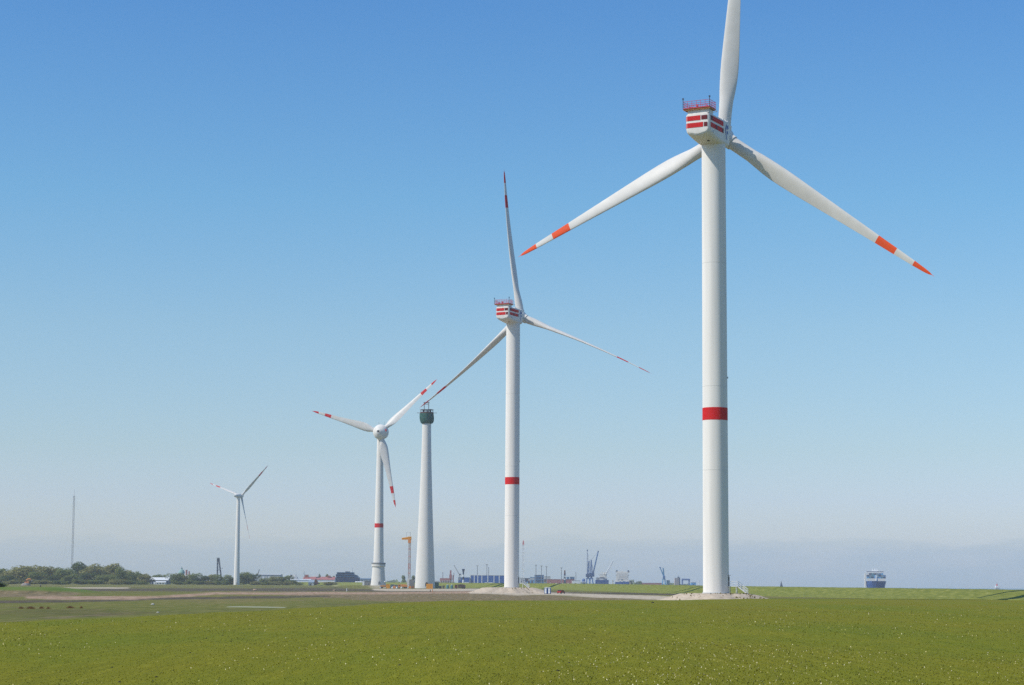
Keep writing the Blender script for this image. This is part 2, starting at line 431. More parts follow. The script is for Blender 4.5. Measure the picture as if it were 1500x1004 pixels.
def make_dike():
    Ys = np.geomspace(200, 3000, 420); Xs = dike_toe(Ys)
    cz = np.interp(Ys, [200, 450, 560, 800, 1000, 1500, 2100, 3000], [2.7, 2.75, 2.9, 3.3, 3.7, 4.4, 4.8, 4.8])
    prof = [(-1.0, -.35, 0), (0, .03, 0), (3, .16, 1), (6.5, .42, 1), (10, .72, 1), (13, .93, 1), (14.6, 1.0, 1), (17.5, 1.0, 1), (19, .93, 1), (24, .5, 1), (30, .0, 1), (38, -.9, 1)]
    gx = np.gradient(Xs, Ys); nl = np.hypot(1, gx)
    mb = MB(); rings = []
    for i in range(len(Ys)):
        r = []
        for (o, h, k) in prof:
            x, y = Xs[i] + o / nl[i], Ys[i] - o * gx[i] / nl[i]
            g0 = float(height(np.array(min(x, Xs[i] + 8)), np.array(Ys[i]))) if h < .99 else 0
            z = h * cz[i] + (max(g0, 0) * (1 - max(h, 0))) + .06 * wob(x, y, 8., o)
            r.append((x, y, z))
        rings.append(r)
    n = len(prof); fs = []
    vs = [p for r in rings for p in r]
    for i in range(len(Ys) - 1):
        for k in range(n - 1): fs.append((i * n + k, i * n + k + 1, (i + 1) * n + k + 1, (i + 1) * n + k))
    mb.add(vs, fs)
    o = mb.build('dike', DIKEG, smooth=True); tag(o, kind='structure')
make_dike()

def water():
    m = bpy.data.materials.new('sea_water'); m.use_nodes = True
    n, l = nodes_of(m); b = n['Principled BSDF']; b.inputs['Base Color'].default_value = (.05, .075, .085, 1); b.inputs['Roughness'].default_value = .22
    g = n.new('ShaderNodeNewGeometry'); t = n.new('ShaderNodeTexNoise'); t.inputs['Scale'].default_value = .25; t.inputs['Detail'].default_value = 5
    k = n.new('ShaderNodeBump'); k.inputs['Strength'].default_value = .5; k.inputs['Distance'].default_value = .5
    l.new(g.outputs['Position'], t.inputs[0]); l.new(t.outputs['Fac'], k.inputs['Height']); l.new(k.outputs[0], b.inputs['Normal'])
    mb = MB(); mb.add([(-400, 150, -1), (4900, 150, -1), (4900, 11850, -1), (-400, 11850, -1)], [(0, 1, 2, 3)])
    tag(mb.build('sea', m), kind='structure')
water()

def mound(name, cx, cy, rx, ry, h, lobes):
    """gravel apron heaped round a tower foot, with a flat top"""
    mb = MB(); nr_, na = 26, 90
    vs = []
    for i in range(nr_ + 1):
        u = i / nr_ * 1.0
        for k in range(na):
            a = 2 * math.pi * k / na
            rr = 1 + .10 * math.sin(3 * a + lobes) + .06 * math.sin(7 * a + 2 * lobes) + .03 * math.sin(17 * a)
            x, y = math.cos(a) * rx * rr * u, math.sin(a) * ry * rr * u
            z = h * (1 - float(sst(.50, .99, u))) + .10 * math.sin(x * 1.9 + lobes) * math.sin(y * 2.3) * (u < .98) + .05 * rng.uniform(-1, 1) * (.3 < u < .95)
            vs.append((cx + x, cy + y, z - (.25 if i == nr_ else 0)))
    fs = [(i * na + k, i * na + (k + 1) % na, (i + 1) * na + (k + 1) % na, (i + 1) * na + k) for i in range(nr_) for k in range(na)]
    mb.add(vs, fs)
    o = mb.build(name, SANDM, smooth=True); tag(o, kind='structure'); return o

# ------------------------------------------------------------------ grass in the meadow (uncountable)
def blades_mesh(name, N, label, cat, hmin, hmax, wid, palette, dpow, lean, material, cluster=False, ymax=430, mode='meadow'):
    u = nr.random(N * 3)
    d = 22 + (153 - 22) * u ** dpow
    px = nr.uniform(-330, 1830, N * 3)
    Y = 8700.0 / d * 1.0
    X = (px - 750) / FPX * Y * .9931
    keep = (meadow(X, Y) > .55) & (Y > 52) & (Y < ymax)
    if cluster:
        c = np.sin(X * .35 + 1.7 * np.sin(Y * .05)) + np.sin(X * .13 - Y * .021 + 2) + np.sin(Y * .09 + X * .05)
        keep &= (c + nr.normal(0, .9, len(c)) > .7)
    X, Y = X[keep][:N], Y[keep][:N]; N = len(X)
    Z = height(X, Y)
    far = np.clip(Y / 75.0, 1, 3.2) ** .75
    h = nr.uniform(hmin, hmax, N) * far; w = wid * nr.uniform(.6, 1.4, N) * far
    a = nr.uniform(0, 2 * np.pi, N); dx, dy = np.cos(a) * w / 2, np.sin(a) * w / 2
    lx, ly = nr.normal(0, lean, N) * h, nr.normal(0, lean, N) * h
    p0 = np.stack([X - dx, Y - dy, Z - .01], -1); p1 = np.stack([X + dx, Y + dy, Z - .01], -1)
    p2 = np.stack([X + lx + dx * .5, Y + ly + dy * .5, Z + h], -1); p3 = np.stack([X + lx - dx * .5, Y + ly - dy * .5, Z + h], -1)
    co = np.stack([p0, p1, p2, p3], 1).reshape(-1, 3).astype(np.float32)
    me = bpy.data.meshes.new(name); me.vertices.add(len(co)); me.vertices.foreach_set('co', co.ravel())
    me.loops.add(N * 4); me.loops.foreach_set('vertex_index', np.arange(N * 4, dtype=np.int32))
    me.polygons.add(N); me.polygons.foreach_set('loop_start', np.arange(N, dtype=np.int32) * 4)
    me.update(calc_edges=True)
    pal = np.array(palette); ci = nr.integers(0, len(pal), N)
    col = pal[ci] * nr.uniform(.85, 1.15, (N, 1))
    col = np.concatenate([col, np.ones((N, 1))], 1).repeat(4, 0).astype(np.float32)
    A = me.attributes.new('tint', 'FLOAT_COLOR', 'POINT'); A.data.foreach_set('color', col.ravel())
    # blades catch light like turf: shading normal near vertical
    nn = np.stack([nr.normal(0, .35, N), nr.normal(0, .35, N), np.ones(N)], -1); nn /= np.linalg.norm(nn, axis=1)[:, None]
    me.materials.append(material)
    try: me.normals_split_custom_set(nn.repeat(4, 0).tolist())
    except Exception as ex: print('normals', ex)
    o = bpy.data.objects.new(name, me); COL.objects.link(o)
    return tag(o, label, cat, kind='stuff')
def tint_mat(name, rough=.8):
    m = bpy.data.materials.new(name); m.use_nodes = True
    n, l = nodes_of(m); b = n['Principled BSDF']; b.inputs['Roughness'].default_value = rough; b.inputs['Specular IOR Level'].default_value = .1
    a = n.new('ShaderNodeAttribute'); a.attribute_name = 'tint'; l.new(a.outputs['Color'], b.inputs['Base Color'])
    return m
GT = tint_mat('grass_blades'); FT = tint_mat('pale_flecks')
blades_mesh('grass', 90000, 'short olive green grass covering the whole foreground meadow', 'grass', .008, .02, .030,
            [(.13, .15, .004), (.17, .185, .005), (.21, .21, .010), (.32, .30, .04), (.15, .165, .004), (.11, .13, .003), (.19, .19, .006)], 1.0, 1.2, GT)
blades_mesh('daisies', 5200, 'pale cream flower flecks scattered in drifts over the green meadow', 'flowers', .022, .042, .036,
            [(.46, .42, .20), (.36, .36, .12), (.55, .52, .32)], .75, .3, FT, cluster=True)

# ------------------------------------------------------------------ wind turbines
def blade(parent, R, root_r, chord, bands, root_z, pitch, te=1, bow=0.0, wide_root=False, red=RED, n=28):
    """one rotor blade along local +Z; trailing edge towards te*X before pitching"""
    st = [0.0, .03, .06, .10, .14, .18, .22, .27, .33, .40, .48, .56, .64, .70, .735, .75, .78, .825, .84, .87, .915, .93, .955, .975, .988, .996, 1.0]
    for a, b_ in bands: st += [a, b_]
    st = sorted(set(st)); rings = []
    for t in st:
        if wide_root:
            c = np.interp(t, [0, .04, .09, .16, .25, .35, .5, .7, .85, .95, 1], [root_r * 2, root_r * 2, chord * .8, chord, chord * .93, chord * .76, chord * .56, chord * .40, chord * .29, chord * .19, .12])
        else:
            c = np.interp(t, [0, .05, .10, .16, .23, .30, .40, .55, .735, .825, .915, .96, .985, 1], [root_r * 2, root_r * 2, root_r * 2.12, chord * .93, chord, chord * .96, chord * .84, chord * .66, chord * .46, chord * .375, chord * .28, chord * .21, chord * .15, .08])
        rnd = 1 - float(sst(.04, .22, t))                   # 1 at the round root, 0 on the aerofoil
        thick = rnd * root_r * 2 + (1 - rnd) * c * np.interp(t, [.2, .4, .8, 1], [.34, .25, .20, .27])
        off = rnd * .5 + (1 - rnd) * .44                    # share of the chord ahead of the pitch axis
        tw = RAD(np.interp(t, [0, .1, .25, .5, .8, 1], [14, 13, 9, 4, 1, 0]))
        z = root_z + t * (R - root_z); r = []
        for k in range(n):
            a = 2 * math.pi * k / n; cx = .5 - .5 * math.cos(a)      # 0 leading edge .. 1 trailing edge
            yt = math.sin(a)
            foil = (1.4845 * math.sqrt(max(cx, 0)) - .63 * cx - 1.758 * cx ** 2 + 1.4215 * cx ** 3 - .5075 * cx ** 4) * (1 if yt >= 0 else -1)
            y = (rnd * .5 * yt + (1 - rnd) * foil) * thick
            x = (cx - off) * c
            x, y = x * math.cos(tw) - y * math.sin(tw), x * math.sin(tw) + y * math.cos(tw)
            bx = bow * 4 * t * (1 - t)
            r.append((te * x, y, z)); 
        ca, sa = math.cos(pitch), math.sin(pitch)
        rings.append([(p[0] * ca - p[1] * sa + bx, p[0] * sa + p[1] * ca, p[2]) for p in r])
    mid = [(st[i] + st[i + 1]) / 2 for i in range(len(st) - 1)]
    mb = MB(); mb.loft(rings, mif=lambda i: 1 if any(a <= mid[i] <= b_ for a, b_ in bands) else 0)
    return mb.build('rotor_blade', [BLADE, red], parent, smooth=True)

def rotor_matrix(yaw, tilt, phase, hub, origin):
    a = Vector((math.sin(yaw) * math.cos(tilt), math.cos(yaw) * math.cos(tilt), math.sin(tilt)))
    h = Vector((math.cos(yaw), -math.sin(yaw), 0)); u = h.cross(a)
    rad = math.cos(phase) * u + math.sin(phase) * h; tan = math.cos(phase) * h - math.sin(phase) * u
    M = Matrix((tan, a, rad)).transposed().to_4x4()
    M.translation = Vector(hub) - Vector(origin)
    return M
def cone_m(c): return Matrix.Rotation(-c, 4, 'X')

def tower_profile(H, r0, r1, seams):
    zs = sorted(set([0, H] + [H * i / 12 for i in range(13)])); pr = [(r0 + (r1 - r0) * z / H, z) for z in zs]
    for s in seams:
        r = r0 + (r1 - r0) * s / H
        pr += [(r, s - .16), (r + .012, s - .12), (r + .012, s + .12), (r, s + .16)]
    return sorted(pr, key=lambda p: p[1])

def stairs(parent, r, side_ang, h, name='entrance_stairs', mesh_mat=PWHITE):
    """landing and steel stair at the tower door"""
    ca, sa = math.cos(side_ang), math.sin(side_ang); q = Vector((ca, sa, 0)); t = Vector((-sa, ca, 0)); up = Vector((0, 0, 1))
    mb = MB()
    c = q * (r + 1.0)
    mb.box(c + up * h, (2.2, 2.0, .14), rz=side_ang)
    L = h * 1.25
    for sgn in (-1, 1):
        a = q * (r + 2.1) + t * sgn * .75 + up * h; b = q * (r + 2.1 + L) + t * sgn * .75 + up * .05
        mb.tube(a, b, .13, n=6)
    for k in range(10):
        p = (q * (r + 2.1 + L * (k + .5) / 10)) + up * (h * (1 - (k + .5) / 10))
        mb.box(p, (.28, 1.5, .05), rz=side_ang)
    for sx in (-.8, .8):
        for sy in (-.85, .85): mb.tube(c + q * sx + t * sy + up * h, c + q * sx + t * sy, .07, n=6)
    st = mb.build(name, mesh_mat, parent)
    rb = MB()
    for sgn in (-1, 1):
        for dz in (.55, 1.1):
            pts = [q * (r + .1) + t * sgn * .95 + up * (h + dz), q * (r + 2.1) + t * sgn * .95 + up * (h + dz), q * (r + 2.1 + L) + t * sgn * .8 + up * (.05 + dz)]
            rb.path(pts, .055)
        for f in (.0, .33, .66, 1):
            p = q * (r + 2.1 + L * f) + t * sgn * .87 + up * (h * (1 - f)); rb.tube(p, p + up * 1.1, .05, n=5)
    rb.build('handrail', mesh_mat, st)
    return st

def offshore_turbine(label, base, yaw, tilt, cone, phase, hub, pitch, band_z, red, bow, group):
    base, hub = Vector(base), Vector(hub)
    T = thing('wind_turbine', label, 'wind turbine', base, 0, group)
    toph = hub.z - base.z - 3.35
    r0, r1 = 2.96, 2.78
    rr = lambda z: r0 + (r1 - r0) * z / toph
    b0, b1 = band_z
    mb = MB(); mb.lathe([p for p in tower_profile(toph, r0, r1, [])], 72)
    mb.build('tower', WHITE, T, smooth=True)
    mb = MB(); mb.lathe([(rr(b0) + .01, b0), (rr(b0) + .03, b0 + .02), (rr(b1) + .03, b1 - .02), (rr(b1) + .01, b1)], 72); mb.build('warning_band', RED, T, smooth=True)
    mb = MB(); mb.lathe([(r0 + .22, 0), (r0 + .22, .28), (r0 + .05, .32)], 72); mb.build('foundation_flange', LGREY, T, smooth=True)
    for f_ in (.27, .455, .73):
        z_ = toph * f_; mb = MB(); mb.lathe([(rr(z_) + .002, z_ - .05), (rr(z_) + .012, z_ - .04), (rr(z_) + .012, z_ + .04), (rr(z_) + .002, z_ + .05)], 72); mb.build('section_joint', JOINT, T)
    # door and stairs at the shaded side
    ang = RAD(-14)
    mb = MB(); mb.box((math.cos(ang) * (r0 + .0), math.sin(ang) * (r0 + .0), 2.9), (.22, 1.1, 2.2), rz=ang); mb.box((math.cos(ang) * (r0 + .12), math.sin(ang) * (r0 + .12), 4.25), (.5, 1.4, .1), rz=ang)
    mb.build('door', DARK, T)
    stairs(T, r0, ang, 1.75)
    # small access lamps on the shaft
    for zz in (toph * .475,):
        mb = MB(); mb.box((r0 * .985, -.2, zz), (.3, .3, .4)); mb.build('marker_lamp', LGREY, T)
    # ---- nacelle, local frame: +Y to the rotor
    N = MB()
    W, RR, FF, top = 3.0, -9.8, 2.6, 5.5
    def section(y, w, zb, zt, rb, sag=0.0):
        """closed ring: flat roof, straight sides, well rounded lower corners and a slightly sagging keel"""
        p = []
        for k in range(7):
            q = math.pi / 2 * k / 6; p.append((-w + rb * (1 - math.cos(q)), y, zb + rb * .8 * (1 - math.sin(q))))
        for f in (.25, .5, .75): p.append((-w + rb + (2 * w - 2 * rb) * f, y, zb - sag * math.sin(math.pi * f)))
        for k in range(7):
            q = math.pi / 2 * (6 - k) / 6; p.append((w - rb * (1 - math.cos(q)), y, zb + rb * .8 * (1 - math.sin(q))))
        p += [(w, y, zt - .35), (w - .12, y, zt - .1), (w - .35, y, zt), (-w + .35, y, zt), (-w + .12, y, zt - .1), (-w, y, zt - .35)]
        return p
    rings = [section(-9.82, 2.3, 1.35, top - .1, 1.1, .25), section(-9.74, 2.62, 1.0, top, 1.3, .28), section(-9.5, 2.86, .72, top, 1.45, .3), section(-9.1, 2.97, .5, top, 1.5, .3), section(-8, W, .25, top, 1.5, .3), section(-5.5, W, -.05, top, 1.35, .2), section(-2.6, W, -.3, top, 1.1, .05), section(1.2, W, -.4, top, .9, 0),
             section(2.3, W - .03, -.35, top - .05, .9, 0), section(2.8, 2.85, -.1, top - .3, .9, 0), section(3.2, 2.5, .4, top - .7, .9, 0), section(4.0, 2.2, .9, top - .9, .9, 0)]
    N.loft(rings)
    M = Matrix.Rotation(-yaw, 4, 'Z'); M.translation = (0, 0, toph)
    nac = N.build('nacelle', WHITE, T, smooth=True, ang=19); nac.matrix_local = M
    def part(mb, name, m, parent=nac, **k): return mb.build(name, m, parent, **k)
    zb = {0: (3.85, 4.95), 1: (2.2, 3.3)}
    for row, (za, zz) in zb.items():
        split = .9 if row == 0 else 1.55
        mb = MB(); mb.box(((-2.42 + split - .12) / 2, -9.83, (za + zz) / 2), (split - .12 + 2.42, .12, zz - za))
        mb.prism([(-2.44, -9.89), (-2.99, -9.4), (-3.04, -9.0), (-3.06, -7.2), (-2.98, -7.2), (-2.95, -9.0), (-2.4, -9.75)], za, zz, axis='Z')
        part(mb, 'red_panel', RED)
        mb = MB(); mb.box(((split + .1 + 2.46) / 2, -9.83, (za + zz) / 2), (2.46 - split - .1, .12, zz - za - .1)); part(mb, 'window', DRED)
        mb = MB(); mb.box((3.0, (-9.0 - 1.3) / 2, (za + zz) / 2), (.12, 7.7, zz - za)); part(mb, 'red_panel', RED)
        for (ya, yb) in (((-9.0, -7.9),) if row == 0 else ((-6.0, -5.2), (-2.1, -1.3))):
            mb = MB(); mb.box((3.04, (ya + yb) / 2, (za + zz) / 2), (.14, yb - ya, zz - za - .06)); part(mb, 'window', DRED)
    # blue emblem near the rotor end of the side wall: a tall swung stroke with two blocks
    mb = MB()
    def side_poly(p): mb.prism([(y, z) for y, z in p], 3.0, 3.07, axis='X')
    side_poly([(.35, 4.55), (.75, 4.75), (.62, 4.0), (.35, 3.3), (.1, 3.15), (-.15, 3.2)])
    side_poly([(-.15, 3.1), (.2, 3.0), (.55, 2.2), (.75, 1.0), (.5, 1.1), (.25, 2.1)])
    side_poly([(.95, 3.55), (1.75, 3.75), (1.75, 4.6), (.95, 4.4)])
    side_poly([(.9, 2.35), (1.5, 2.5), (1.5, 3.2), (.9, 3.05)])
    part(mb, 'emblem', LOGO)
    for g_ in (((3.0, -7.6, 1.35), (.1, .5, .55)), ((3.0, -3.6, 3.58), (.1, 1.0, .16))): mb = MB(); mb.box(*g_); part(mb, 'vent_grille', LGREY)
    mb = MB(); mb.tube((1.0, -5.6, -.35), (1.0, -5.6, .4), .28, n=12); part(mb, 'drain_port', DARK)
    for y in (-.9, .0, .9, 1.8): mb = MB(); mb.box((2.75, y, top + .12), (.3, .4, .3)); part(mb, 'roof_lug', PWHITE)
    mb = MB(); mb.tube((1.4, -4.6, top - .1), (1.4, -4.6, top + 3.2), .045, n=5); mb.tube((1.4, -4.6, top + 1.0), (2.7, -4.6, top + 1.2), .05, n=5); mb.tube((1.4, -4.6, top + .9), (.3, -4.6, top + .9), .05, n=5); mb.box((2.7, -4.6, top + 1.3), (.2, .2, .25))
    part(mb, 'weather_mast', GREYM)
    mb = MB(); mb.box((0, -1.2, top + .25), (4.2, 3.2, .5)); part(mb, 'roof_hatch', WHITE, bevel=.08)
    # hoisting platform over the rear
    mb = MB(); mb.box((0, -8.55, 6.62), (6.6, 3.7, .16))
    for x in (-3.2, -1.9, -.65, .65, 1.9, 3.2): mb.box((x, -8.55, 6.44), (.16, 3.6, .2))
    for y in (-10.2, -7.0): mb.box((0, y, 6.42), (6.5, .16, .24))
    pl = mb.build('hoist_platform', AMBER, T); pl.matrix_local = M
    mb = MB(); mb.box((.2, -8.4, 5.95), (5.2, 2.7, .92)); mb.build('platform_plinth', WHITE, pl)
    mb = MB()
    for z in (6.72, 7.25, 7.8, 8.35):
        mb.path([(-3.3, -10.4, z), (3.3, -10.4, z), (3.3, -6.7, z), (-3.3, -6.7, z), (-3.3, -10.4, z)], .05 if z > 6.8 else .13, 5)
    for i in range(7): mb.tube((-3.3 + 1.1 * i, -10.4, 6.6), (-3.3 + 1.1 * i, -10.4, 8.35), .05, n=5); mb.tube((-3.3 + 1.1 * i, -6.7, 6.6), (-3.3 + 1.1 * i, -6.7, 8.35), .05, n=5)
    for i in range(1, 4): mb.tube((-3.3, -10.4 + .93 * i, 6.6), (-3.3, -10.4 + .93 * i, 8.35), .05, n=5); mb.tube((3.3, -10.4 + .93 * i, 6.6), (3.3, -10.4 + .93 * i, 8.35), .05, n=5)
    mb.build('railing', PINK, pl)
    for x in (-3.3, 3.3):
        mb = MB(); mb.tube((x, -10.4, 6.6), (x, -10.4, 9.0), .09, n=6); mb.box((x, -10.4, 9.05), (.3, .3, .35)); mb.build('corner_post', NAVY, pl)
    for g_ in (((-.2, -9.3, 7.2), (.4, .35, 1.0)), ((-1.9, -8.9, 7.05), (.7, .4, .6)), ((1.9, -8.6, 7.4), (.25, .25, .3))): mb = MB(); mb.box(*g_); mb.build('obstruction_lamp', PINK, pl)
    # ---- hub and blades
    a = RAD(0)
    HM = rotor_matrix(yaw, tilt, phase, hub, base)
    mb = MB(); prof = [(1.7, -2.6), (2.15, -2.2), (2.35, -1.2), (2.35, .9), (2.0, 1.9), (1.2, 2.6), (.3, 2.85)]
    mb.lathe(prof, 40)
    for k in range(3):
        f = 2 * math.pi * k / 3; u = Vector((math.sin(f), math.cos(f), 0)); mb.tube(u * 1.0, u * 2.75, 1.78, n=28)
    for v in range(len(mb.v)):            # lathe axis Z becomes the rotor axis Y, in-plane (x,y) becomes (x,z)
        x, y, z = mb.v[v]; mb.v[v] = (x, z, y)
    hb = mb.build('hub', WHITE, T, smooth=True); hb.matrix_local = HM
    for k in range(3):
        b_ = blade(T, 61.0, 1.55, 4.35, [(.735, .825), (.912, 1.01)], 2.7, pitch[k], 1, bow, False, red)
        b_.matrix_local = rotor_matrix(yaw, tilt, phase + k * 2 * math.pi / 3, hub, base) @ cone_m(cone)
    return T

G1 = 'tall white turbines of the row'
offshore_turbine('nearest and largest white turbine with red-striped nacelle, broad orange-banded blades, on a gravel mound', (47.08, 472.5, 1.55),
                 RAD(27.8), RAD(4.19), RAD(.68), RAD(6.31), (50.16, 479.5, 109.7), [RAD(4)] * 3, (39.8, 42.7), ORANGE, 0, G1)
offshore_turbine('second white turbine with red-striped nacelle and thin edge-on blades, left of the portable toilets', (.44, 825.0, 2.05),
                 RAD(26.6), RAD(5.9), RAD(1.9), RAD(-5.5), (3.46, 831.1, 112.2), [RAD(78), RAD(86), RAD(94)], (41.3, 44.2), RED, -.9, G1)
mound('sand_mound', 47.0, 472.0, 13.2, 17, 1.58, .6)
mound('gravel_mound', -1.0, 824.0, 17.5, 24, 2.15, 2.4)

def egg_turbine():
    base = Vector((-100.9, 1573, 2.05)); hub = Vector((-100.2, 1568, 118.9)); yaw = RAD(194); H = hub.z - base.z - 3.0
    T = thing('wind_turbine', 'white turbine facing the camera with egg-shaped nacelle and flared collar at its tower foot', 'wind turbine', base, 0, 'tall white turbines of the row')
    # flared concrete foot with collar, slim steel shaft above
    mb = MB(); mb.lathe([(5.85, 0), (5.45, 3), (4.95, 8), (4.55, 14.2), (4.5, 14.6)], 64); mb.build('tower_foot', CONC, T, smooth=True)
    mb = MB(); mb.lathe([(4.6, 14.0), (5.3, 14.5), (5.35, 15.9), (5.0, 16.3), (4.0, 16.4)], 64); mb.build('collar', CONC, T, smooth=True)
    mb = MB(); mb.lathe([(5.5, 16.3), (5.5, 17.3), (5.44, 17.3), (5.44, 16.3)], 32); mb.build('gallery_railing', GREYM, T)
    rr = lambda z: float(np.interp(z, [16, 40, 70, H], [3.95, 3.45, 3.0, 2.35]))
    zs = list(np.linspace(16.2, H, 20)); mb = MB(); mb.lathe([(rr(z), z) for z in zs], 64); mb.build('tower', WHITE, T, smooth=True)
    mb = MB(); mb.lathe([(rr(44) + .03, 44), (rr(47.2) + .03, 47.2)], 64); mb.build('warning_band', RED, T, smooth=True)
    mb = MB(); mb.prism([(-.8, 0), (.8, 0), (.8, 2.4), (.5, 3.0), (0, 3.25), (-.5, 3.0), (-.8, 2.4)], -5.75, -5.2); d = mb.build('door', GREYM, T); d.rotation_euler = (0, 0, RAD(12))
    M = rotor_matrix(yaw, 0, 0, hub, base)
    # egg: profile along the axis (nose at +Y local)
    mb = MB(); prof = [(.02, -9.0), (1.6, -8.6), (3.3, -7.3), (4.7, -5.2), (5.6, -2.6), (5.9, -.2), (5.75, 1.2)]
    mb.lathe(prof, 48)
    mb.v = [(x, z, y) for x, y, z in mb.v]
    nac = mb.build('nacelle', WHITE, T, smooth=True); nac.matrix_local = M
    mb = MB(); mb.lathe([(5.78, 1.3), (5.5, 2.2), (4.6, 3.7), (3.3, 4.9), (2.1, 5.6), (1.5, 6.2), (1.2, 6.3), (1.05, 5.9), (.1, 5.85)], 48)
    mb.v = [(x, z, y) for x, y, z in mb.v]
    sp = mb.build('spinner', WHITE, T, smooth=True); sp.matrix_local = M
    mb = MB(); mb.lathe([(.8, 5.8), (.75, 6.15), (.1, 6.2)], 20); mb.v = [(x, z, y) for x, y, z in mb.v]; mb.build('nose_opening', DARK, sp, smooth=True)
    for x in (-1.8, 2.6): mb = MB(); mb.tube((x, -3, 5.0), (x, -3, 8.2), .09, n=5); mb.build('weather_mast', GREYM, nac)
    mb = MB(); mb.prism([(-5.35, .3), (-3.9, .3), (-3.9, 1.9), (-5.35, 1.9)], 1.6, 3.4); mb.build('red_panel', RED, sp)
    mb = MB(); mb.prism([(-3.2, -2.4), (-2.2, -2.2), (-1.9, -.7), (-2.6, -.2)], 4.1, 4.4); mb.build('hatch', NAVY, sp)
    for k, f in enumerate((-47.07, 72.93, 192.93)):
        b_ = blade(T, 59.0, 1.6, 6.8, [(.70, .80), (.90, 1.01)], 4.6, RAD(-12), -1, 0, True, RED)
        b_.matrix_local = rotor_matrix(yaw, RAD(2.9), RAD(f), hub, base) @ cone_m(RAD(-1.2))
        mb = MB(); mb.lathe([(1.95, 3.6), (1.9, 5.3), (1.6, 5.5)], 28); c = mb.build('root_collar', WHITE if k != 2 else RED, sp, smooth=True)
        c.matrix_local = M.inverted() @ rotor_matrix(yaw, RAD(2.9), RAD(f), hub, base)
egg_turbine()

def far_turbine():
    hub = Vector((-300, 2282.2, 99.4)); yaw, tilt = RAD(32), RAD(2.6)
    base = Vector((hub.x - 4 * math.sin(yaw) - .6, hub.y - 4 * math.cos(yaw), 1.1)); H = hub.z - base.z - 1.6
    T = thing('wind_turbine', 'smallest and farthest turbine, standing among the trees left of the others', 'wind turbine', base, 0, G1)
    mb = MB(); mb.lathe([(3.3 + (1.75 - 3.3) * z, z * H) for z in np.linspace(0, 1, 12)], 40); mb.build('tower', WHITE, T, smooth=True)
    mb = MB(); mb.box((.6, -3.25, 1.6), (1.2, .2, 2.4)); mb.build('door', GREYM, T)
    M = Matrix.Rotation(-yaw, 4, 'Z'); M.translation = (0, 0, H + 1.6)
    mb = MB(); mb.lathe([(.3, -7.6), (1.0, -7.0), (1.9, -4.6), (2.5, -1.6), (2.7, 1.2), (2.5, 2.6)], 28); mb.v = [(x, z, y) for x, y, z in mb.v]
    n_ = mb.build('nacelle', WHITE, T, smooth=True); n_.matrix_local = M
    mb = MB(); mb.tube((0, -4.5, 1.6), (0, -4.5, 4.2), .1, n=5); mb.build('weather_mast', GREYM, n_)
    HM = rotor_matrix(yaw, tilt, RAD(48), hub, base)
    mb = MB(); mb.lathe([(2.5, -1.4), (2.4, .6), (1.6, 2.2), (.2, 2.9)], 28); mb.v = [(x, z, y) for x, y, z in mb.v]
    hb = mb.build('hub', WHITE, T, smooth=True); hb.matrix_local = HM
    for k in range(3):
        b_ = blade(T, 49.0, 1.1, 3.5, [(.66, .80), (.90, 1.01)], 1.8, RAD(55), 1, 0, False, RED, n=16)
        b_.matrix_local = rotor_matrix(yaw, tilt, RAD(48 + 120 * k), hub, base) @ cone_m(RAD(2))
far_turbine()

